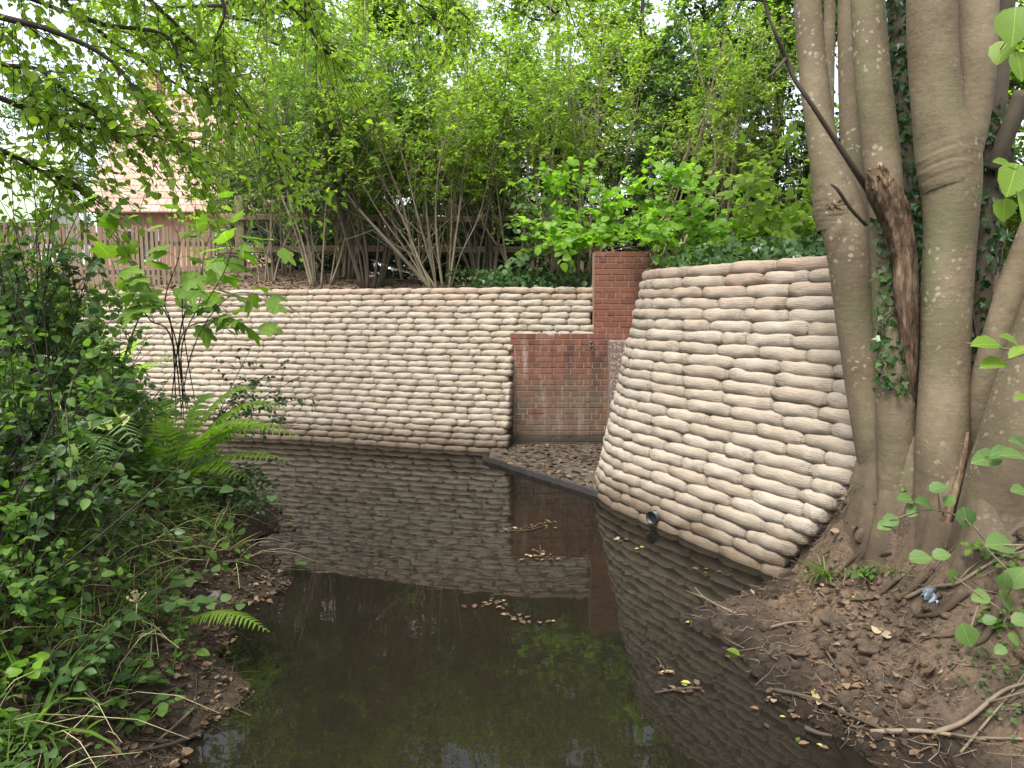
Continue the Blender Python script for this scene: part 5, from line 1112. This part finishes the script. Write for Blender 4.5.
# ------------------------------------------------------------------ shore litter, sticks, roots
def zr(x, y): return float(zright(np.array(x), np.array(y)))
def onr(px, py, y0=1.5): return hit(px, py, zr, y0, 6.)
def litter(name, label, P, zf, sizes, m='litter', flat=.35, lift=.006):
    n = len(P); a = Acc(); W = np.column_stack([P, zf(P[:, 0], P[:, 1]) + lift]); [scatter(a, tp, W[k::4], g.normal(size=(len(W[k::4]), 3)) * [1, 1, .2], g.normal(size=(len(W[k::4]), 3)) * flat + [0, 0, 1], sizes[0] + (sizes[1] - sizes[0]) * g.random(len(W[k::4])) ** 2) for k, tp in enumerate((DEAD, LEAFN, DEAD, OVATE))]; tag(link(name, a.mesh(name), M[m]), label, 'leaf litter', None, 'stuff')
n = 5500; y = g.uniform(1.8, 7.5, n); y = y[fbm(y, y * .3, 2.) > -.3]; n = len(y); x = np.interp(y, LSHORE[:60, 1], LSHORE[:60, 0]) - g.uniform(-.03, .42, n); litter('shore_litter', 'pale dead leaves and debris along the left water edge', np.stack([x, y], 1), lambda x, y: np.maximum(zleft(x, y), .0), (.012, .05), flat=.6)
n = 14000; P = np.stack([g.uniform(1.0, 4.2, n), g.uniform(1.8, 5.2, n)], 1); P = P[inpoly(P[:, 0], P[:, 1], RPOLY) & (fbm(P[:, 0], P[:, 1], 1.2) > -.25)]; litter('bank_litter', 'brown leaf litter and chips on the right bank', P, zright, (.010, .065), flat=.7, lift=.012)
def twig_stuff(name, label, xy, zf, ln, seed, m='stick'):
    gg = np.random.default_rng(seed); n = len(xy); P = np.column_stack([xy, zf(xy[:, 0], xy[:, 1]) + .012]); az = gg.uniform(0, 6.28, n); L = gg.uniform(*ln, n); D = np.stack([np.cos(az), np.sin(az), gg.normal(size=n) * .12], 1)
    k = np.linspace(-.5, .5, 4); PL = P[:, None] + D[:, None] * (L[:, None] * k)[..., None] + gg.normal(size=(n, 4, 3)) * .008; PL[..., 2] = np.maximum(PL[..., 2], zf(PL[..., 0], PL[..., 1]) + .004); a = Acc(); tubes3(a, PL, gg.uniform(.0015, .004, n), .001); tag(link(name, a.mesh(name), M[m]), label, 'twigs', None, 'stuff')
n = 1500; P = np.stack([g.uniform(1.0, 3.4, n), g.uniform(1.9, 4.9, n)], 1); P = P[inpoly(P[:, 0], P[:, 1], RPOLY)]; twig_stuff('twig_litter', 'small dry twigs scattered over the right bank', P, zright, (.03, .2), 1)
n = 900; y = g.uniform(1.9, 7, n); x = np.interp(y, LSHORE[:60, 1], LSHORE[:60, 0]) - g.uniform(0, .5, n); twig_stuff('twig_litter', 'small dark twigs along the left water edge', np.stack([x, y], 1), lambda x, y: np.maximum(zleft(x, y), 0), (.06, .3), 2, 'stick_wet')
def stick(label, pts, r, m='stick', zf=zr, name='stick', lift=.012, seed=0, fork=True):
    W = np.array([hit(x, y, zf, 1.4, 7.) + np.array([0, 0, r + lift]) for x, y in pts]); b = W[0].copy(); root = thing(name, label, 'stick', b); Q = catmull(W, 5); a = Acc(); tube(a, Q - b, np.linspace(r, r * .5, len(Q)), 7, .12, seed=seed); link('shaft', a.mesh('shaft'), M[m], root)
    if fork:
        gg = np.random.default_rng(seed); k = len(Q) // 2; d = norm(Q[-1] - Q[0]); s_ = np.cross(d, [0, 0, 1.]) * gg.choice([-1, 1]); a = Acc(); tube(a, np.array([Q[k], Q[k] + d * .05 + s_ * .05 + [0, 0, .02], Q[k] + d * .12 + s_ * .09 + [0, 0, .03]]) - b, [r * .5, r * .35, r * .2], 5); link('side_twig', a.mesh('side_twig'), M[m], root)
stick('long pale stick lying across the right bank below the tree', [(905,603),(930,594),(957,588),(985,572),(1024,553)], .011, seed=1)
stick('grey stick lying level at the bottom right', [(870,738),(920,742),(970,743),(1023,745)], .011, seed=2)
stick('thick dark stick sloping into the water at lower right', [(775,700),(810,706),(850,722),(892,742)], .011, 'stick_wet', seed=3)
stick('pale stick crossing behind the level one at bottom right', [(935,745),(965,727),(1000,705),(1024,692)], .013, seed=4)
stick('short peeled stick on the soil near the water tip', [(770,633),(790,628),(808,628)], .009, seed=5, fork=False)
stick('bent broken branch rising from the muddy tip towards the pipe', [(735,618),(715,608),(702,600),(695,592)], .010, 'stick', lambda x, y: max(zr(x, y), .0), seed=6)
stick('thin dark stick in the middle of the right bank', [(825,655),(838,672),(855,680)], .008, 'stick_wet', seed=7)
stick('curved pale stick by the wall end grass', [(838,548),(845,572),(843,592)], .006, seed=8, fork=False)
stick('short wet log at the edge of the right shore', [(805,735),(818,740),(832,742)], .012, 'stick_wet', lambda x, y: max(zr(x, y), .005), seed=9, fork=False)
stick('thin leaning stick at the bottom right corner', [(960,760),(990,725),(1010,700),(1024,680)], .006, seed=10)
stick('dead stick leaning down the left bank', [(5,632),(40,662),(75,695),(100,722)], .010, 'stick', zl, lift=.06, seed=11, fork=False)
stick('dark wet stick on the left shore below the lone fern frond', [(185,690),(150,705),(120,730)], .010, 'stick_wet', zl, seed=12)
stick('dark stick at the lower left waterline', [(205,740),(170,752),(130,762)], .012, 'stick_wet', zl, seed=13)
stick('dark root jutting from the left bank above the lone fern frond', [(225,568),(245,567),(262,572)], .012, 'stick_wet', lambda x, y: max(zl(x, y), 0), seed=14)
stick('leaning dark stick in the debris at the left shore', [(235,545),(248,560),(258,578)], .010, 'stick_wet', lambda x, y: max(zl(x, y), 0), seed=15)
stick('pale thin stick low on the left bank', [(195,715),(160,745),(135,765)], .007, 'stick', zl, seed=16)

# dirt clods, stones, plastic, grass clumps on the right bank
def clod(label, px, py, s, m, name='stone', sq=(1, .8, .6), cat='stone', zf=zr, seed=1):
    s *= .72; gg = np.random.default_rng(seed); bm = bmesh.new(); bmesh.ops.create_icosphere(bm, subdivisions=4, radius=1); K = gg.normal(size=(8, 3)) * np.array([1.5,1.5,2,3,4,6,8,11])[:, None]; ph = gg.uniform(0, 6, 8); AM = [.1,.1,.09,.08,.07,.05,.04,.03]
    for v in bm.verts: v.co *= 1 + sum(AM[i] * math.sin(float(np.dot(K[i], v.co)) + ph[i]) for i in range(8)); v.co = Vector((v.co.x * sq[0], v.co.y * sq[1], v.co.z * sq[2])) * s
    me = bpy.data.meshes.new(name); bm.to_mesh(me); bm.free(); me.polygons.foreach_set('use_smooth', [True] * len(me.polygons)); p = hit(px, py, zf, 1.4, 8); o = link(name, me, M[m]); o.location = p + np.array([0, 0, s * sq[2] * .2]); o.rotation_euler.z = gg.uniform(0, 3); return tag(o, label, cat)
clod('ochre lump of clay on the right bank below the plastic', 868, 650, .10, 'soil', 'clay_lump', (1, .7, .55), 'clay', seed=1)
clod('brown clod of earth at the crest of the right bank', 830, 622, .08, 'soil', 'earth_clod', (1.3, .8, .5), 'clod', seed=2)
clod('dark wet clod at the muddy tip of the right shore', 722, 630, .075, 'bank_soil', 'earth_clod', (1.4, .8, .7), 'clod', seed=3)
clod('rounded brown clod left of the clay lump', 800, 655, .07, 'soil', 'earth_clod', (1.2, .9, .5), 'clod', seed=4)
clod('grey stone half buried at the right edge by the tree foot', 1018, 515, .10, 'stone', seed=5)
clod('flat dark stone on the left shore among debris', 215, 600, .07, 'stone', sq=(1.2, .8, .6), zf=zl, seed=6)
clod('small earth clod under the roots', 935, 610, .06, 'soil', 'earth_clod', (1.3, .9, .5), 'clod', seed=7)
gg = np.random.default_rng(33); bm = bmesh.new(); bmesh.ops.create_icosphere(bm, subdivisions=2, radius=1); iv = np.array([v.co[:] for v in bm.verts]); it = np.array([[v.index for v in f.verts] for f in bm.faces]); bm.free(); a = Acc()
for k in range(1500):
    x_, y_ = gg.uniform(1.0, 3.0), gg.uniform(2.2, 4.9)
    if not inpoly(np.array(x_), np.array(y_), RPOLY) : continue
    s_ = .006 + .028 * gg.random() ** 3; K_ = gg.normal(size=(3, 3)) * 1.6; d_ = 1 + .16 * sum(np.sin(iv @ K_[q] + q) for q in range(3)); a.add(iv * d_[:, None] * s_ * gg.uniform(.6, 1.3, 3) + [x_, y_, zr(x_, y_) + s_ * .2], [it])
tag(link('soil_crumbs', a.mesh('soil_crumbs'), M['soil']), 'loose crumbs of earth over the right bank', 'soil', None, 'stuff')
gg = np.random.default_rng(12); kn = 22; U, V_ = np.meshgrid(np.linspace(-1, 1, kn), np.linspace(-1, 1, kn)); wv = [(gg.normal(size=2) * 3.2, gg.uniform(0, 6)) for _ in range(9)]
cr = sum(np.abs(np.sin(d_[0] * U + d_[1] * V_ + f_)) for d_, f_ in wv) / 9; ed = .85 + .15 * np.sin(5 * np.arctan2(V_, U)); P = np.stack([U * .075 * ed + .02 * (cr - .6), V_ * .045 * ed, .085 * (cr - .45) + .035 * (1 - U ** 2) * (1 - V_ ** 2)], -1).reshape(-1, 3)
i = np.arange(kn - 1)[:, None] * kn + np.arange(kn - 1)[None]; a = Acc(); a.add(P, [np.stack([i, i + 1, i + kn + 1, i + kn], -1).reshape(-1, 4)]); o = link('plastic_scrap', a.mesh('plastic_scrap', False), M['rag']); so_ = o.modifiers.new('thickness', 'SOLIDIFY'); so_.thickness = .0015
o.location = onr(928, 606) + np.array([0, 0, .012]); o.rotation_euler = (.5, .1, .9); tag(o, 'crumpled blue grey plastic scrap on the right bank under the tree', 'plastic')
tuft('dark hanging grass clump at the end of the leaning sandbags', onr(826, 578, 3.), 110, .17, .004, 660, spread=.05)
tuft('thin grass clump under the tree roots', onr(896, 570, 3.), 60, .12, .003, 661, spread=.06)
# curled dead leaves standing out on the bank, peeled bark strip
def lone_leaf(label, px, py, s, m, zf=zr, name='fallen_leaf', tpl=DEAD, seed=0, lift=.008):
    gg = np.random.default_rng(seed); p = hit(px, py, zf, 1.4, 12); me = tpl_mesh(name, tpl, M[m]); o = link(name, me); o.matrix_local = frame(p + np.array([0, 0, lift]), (gg.normal(), gg.normal(), .05), (gg.normal() * .2, gg.normal() * .2 - .1, 1), s); return tag(o, label, 'leaf')
lone_leaf('bright yellow fallen leaf near the right shoreline', 814, 700, .055, 'yellow_leaf', seed=1)
lone_leaf('yellow fallen leaf in the water at the muddy tip', 686, 624, .035, 'yellow_leaf', lambda x, y: max(zr(x, y), 0.), seed=2)
lone_leaf('green fallen leaf floating by the muddy tip', 727, 652, .08, 'leaf_bright', lambda x, y: max(zr(x, y), 0.), tpl=OVATE, seed=3)
lone_leaf('orange fallen leaf on the bank crest', 856, 600, .045, 'yellow_leaf', seed=4)
lone_leaf('green curled leaf beside the grass clump at the wall end', 866, 580, .10, 'leaf_mid', seed=5)
lone_leaf('large pale dead leaf at the bottom right corner', 1000, 712, .13, 'litter', seed=6)
lone_leaf('small yellow leaf by the sandbag foot', 823, 588, .035, 'yellow_leaf', seed=7)
lone_leaf('yellow leaf in the debris on the left shore', 293, 525, .07, 'yellow_leaf', lambda x, y: max(zl(x, y), 0.), seed=8)
lone_leaf('green leaf floating near the left shore', 306, 566, .09, 'leaf_mid', lambda x, y: max(zl(x, y), 0.), tpl=OVATE, seed=9)
lone_leaf('green lobed leaf fallen at the lower left water edge', 196, 712, .10, 'leaf_blue', lambda x, y: max(zl(x, y), 0.), tpl=MAPLE, seed=10)
bs = thing('bark_strip', 'peeled strip of brown bark hanging at the foot of the thickest stem', 'bark', at(950, 540, 3.55)); W = np.array([at(x, y, 3.6) for x, y in ((946,522),(956,490),(964,460),(968,432))]); Q = catmull(W, 5); b_ = np.array(bs.location); wd = np.interp(np.linspace(0, 1, len(Q)), [0, .2, 1], [.035, .03, .008])[:, None]; a = Acc(); nq = len(Q)
V = np.concatenate([Q - [1, 0, 0] * wd, Q + np.array([0, -.012, 0]), Q + [1, 0, 0] * wd, Q + np.array([0, .01, 0])]) - b_; i = np.arange(nq - 1); a.add(V, [np.concatenate([np.stack([k * nq + i, ((k + 1) % 4) * nq + i, ((k + 1) % 4) * nq + i + 1, k * nq + i + 1], 1) for k in range(4)])]); link('strip', a.mesh('strip'), M['decay'], bs)
# floating leaf rafts on the water
def raft(label, pix, n, seed, r=.07, m='litter', stickp=None):
    gg = np.random.default_rng(seed); C = [hit(x, y, lambda x, y: 0., 1.5, 12) for x, y in pix]; root = thing('leaf_raft', label, 'floating leaves', C[0], 'leaf rafts on the water')
    for k in range(n):
        c = C[gg.integers(len(C))] + np.array([gg.normal() * r, gg.normal() * r, .004]); mm = m if gg.random() > .3 else gg.choice(['leaf_bright', 'litter', 'litter', 'litter', 'yellow_leaf'])
        me = RAFTM[mm]; link('leaf', me, None, root, frame(c - C[0], (gg.normal(), gg.normal(), .02), (gg.normal() * .12, gg.normal() * .12, 1), gg.uniform(.02, .055)))
    if stickp: W = np.array([hit(x, y, lambda x, y: .008, 1.5, 12) for x, y in stickp]) - C[0]; a = Acc(); tube(a, catmull(W, 4), [.005], 5) if False else tube(a, catmull(W, 4), .005, 5); link('twig', a.mesh('twig'), M['stick_wet'], root)
RAFTM = {k: tpl_mesh('leaf', DEAD, M[k]) for k in ('litter', 'leaf_bright', 'yellow_leaf')}
raft('drift of leaves floating in a line before the brick headwall', [(508,531),(522,530),(535,527),(548,524)], 26, 1, .05, stickp=[(505,531),(530,530),(550,524)])
raft('small leaf cluster floating just below the drift line', [(530,557),(540,555),(545,560)], 18, 2, .05, stickp=[(540,545),(541,557)])
raft('string of leaves and bubbles floating at mid stream', [(470,605),(490,603),(505,607),(515,619),(535,622),(545,623)], 30, 3, .04)
raft('leaf cluster floating off the right shore', [(670,692),(685,688),(695,690)], 16, 4, .035, stickp=[(655,693),(685,690),(702,689)])
raft('tiny leaf cluster floating above the right shore one', [(663,668),(667,672)], 9, 5, .025, stickp=[(657,658),(665,672)])
raft('leaves drifting against the foot of the leaning sandbags', [(640,548),(700,572),(725,575),(620,540)], 14, 6, .03)
raft('scattered leaves floating along the lower right shore', [(745,660),(790,735),(800,715),(835,738),(770,700)], 22, 7, .05)
raft('leaves floating close to the left shore', [(300,545),(282,520),(300,530),(205,700),(260,600)], 22, 8, .05)

# ------------------------------------------------------------------ hazel shoots at the right edge
def shoot(label, twigs, leaves, leafm, tpl=ROUND, seed=1, px_leaf=24, name='hazel_shoot'):
    gg = np.random.default_rng(seed); b = at(*twigs[0][0]); root = thing(name, label, 'shoot', b); me = tpl_mesh('leaf', tpl, M[leafm])
    for tw in twigs: Q = catmull([at(*q) for q in tw], 5); a = Acc(); tube(a, Q - b, np.linspace(.005, .0025, len(Q)), 6); link('twig', a.mesh('twig'), M['stick'], root)
    for (x, y, Y, w, ang) in leaves:
        c = at(x, y, Y); L = pxw(w, Y); d = np.array([math.cos(R(ang)), -.25, math.sin(R(ang))]); leaf_parts(root, me, [c - d * L * .5], [d], [np.array([gg.normal() * .3, -.55, .8])], [L])
shoot('hazel shoot with small round leaves in front of the tree foot', [[(1040,548,3.2),(1000,552,3.25),(965,520,3.3),(930,510,3.35),(890,520,3.4)],[(1040,600,3.1),(990,552,3.2),(965,518,3.3)],[(940,512,3.35),(938,492,3.35)]],
      [(923,503,3.35,20,160),(890,521,3.4,18,200),(905,499,3.4,18,170),(966,518,3.3,22,-80),(939,488,3.3,18,20),(921,558,3.3,22,10),(942,555,3.3,18,15),(884,526,3.4,16,190),(912,512,3.38,14,220),(950,500,3.3,14,60)], 'vein_mid', seed=1)
shoot('hazel shoot with bright leaves crossing the thickest stem', [[(1060,340,3.1),(1020,350,3.1),(985,345,3.15),(965,343,3.2)],[(1030,352,3.1),(1000,362,3.15)]],
      [(986,344,3.1,34,175),(1010,340,3.05,26,150),(993,364,3.1,30,185),(1018,352,3.0,24,200),(1022,398,3.0,18,170)], 'vein_bright', OVATE, seed=2)
shoot('pair of pale leaves on a twig at mid right edge', [[(1060,460,3.0),(1020,455,3.05),(985,456,3.1)]], [(986,459,3.1,34,185),(1012,455,3.0,30,170),(1018,442,3.05,22,160),(1000,452,3.05,24,190)], 'vein_mid', OVATE, seed=3)
shoot('hazel shoot rising at the lower right edge', [[(1050,690,2.9),(1010,620,2.95),(980,596,3.0),(953,576,3.05)],[(1010,620,2.95),(1006,600,2.95),(1018,577,2.9)],[(980,600,3.0),(968,636,2.95)],[(1040,545,2.95),(1000,545,3.0)]],
      [(952,576,3.05,19,120),(999,544,3.0,32,175),(980,597,3.0,20,190),(1006,601,2.95,24,-60),(967,636,2.95,26,-70),(1017,577,2.9,26,60),(1019,491,2.95,20,170),(1022,620,2.9,20,20),(1005,580,2.9,18,100),(990,620,2.95,14,30),(1014,640,2.9,16,-40),(978,570,3.0,12,80),(1000,650,2.9,14,200)], 'vein_mid', seed=4)
shoot('large bright leaves hanging in at the top right corner', [[(1080,-20,3.0),(1030,10,3.05),(1000,50,3.1)],[(1080,120,3.0),(1030,170,3.05),(1002,200,3.1)]], [(1014,26,3.0,40,-100),(1002,52,3.1,28,-120),(1020,66,3.0,30,-80),(1012,180,3.0,36,-110),(1022,205,3.0,34,-80),(1005,165,3.05,28,160),(1004,210,3.1,24,-100)], 'vein_bright', ROUND, seed=5, name='hazel_shoot')
for i, (px, py, lab) in enumerate([(905, 500, 'small leafy sprig against the foot of the second big stem'), (975, 560, 'small leafy sprig between the thickest stem and the right trunk'), (1000, 640, 'low leafy sprig at the right edge below the hazel shoot'), (1010, 585, 'leafy sprig beside the half buried grey stone'), (870, 585, 'tiny leafy sprig under the end of the sandbags')]):
    leafy_plant('leafy_sprig', lab, onr(px, py, 1.8), 4, .16, .05, OVATE, 'leaf_mid', 900 + i, None, .7, 4)
n = 420; P = np.stack([g.uniform(1.9, 2.6, n), g.uniform(2.7, 3.3, n)], 1); a = Acc(); scatter(a, OVATE, np.column_stack([P, zright(P[:, 0], P[:, 1]) + g.uniform(.005, .04, n)]), g.normal(size=(n, 3)) * [1, 1, .2], g.normal(size=(n, 3)) * .3 + [0, 0, 1], g.uniform(.012, .03, n)); tag(link('moss_patch', a.mesh('moss_patch'), M['leaf_blue']), 'low green creeping growth at the right edge of the bank', 'ground cover', None, 'stuff')
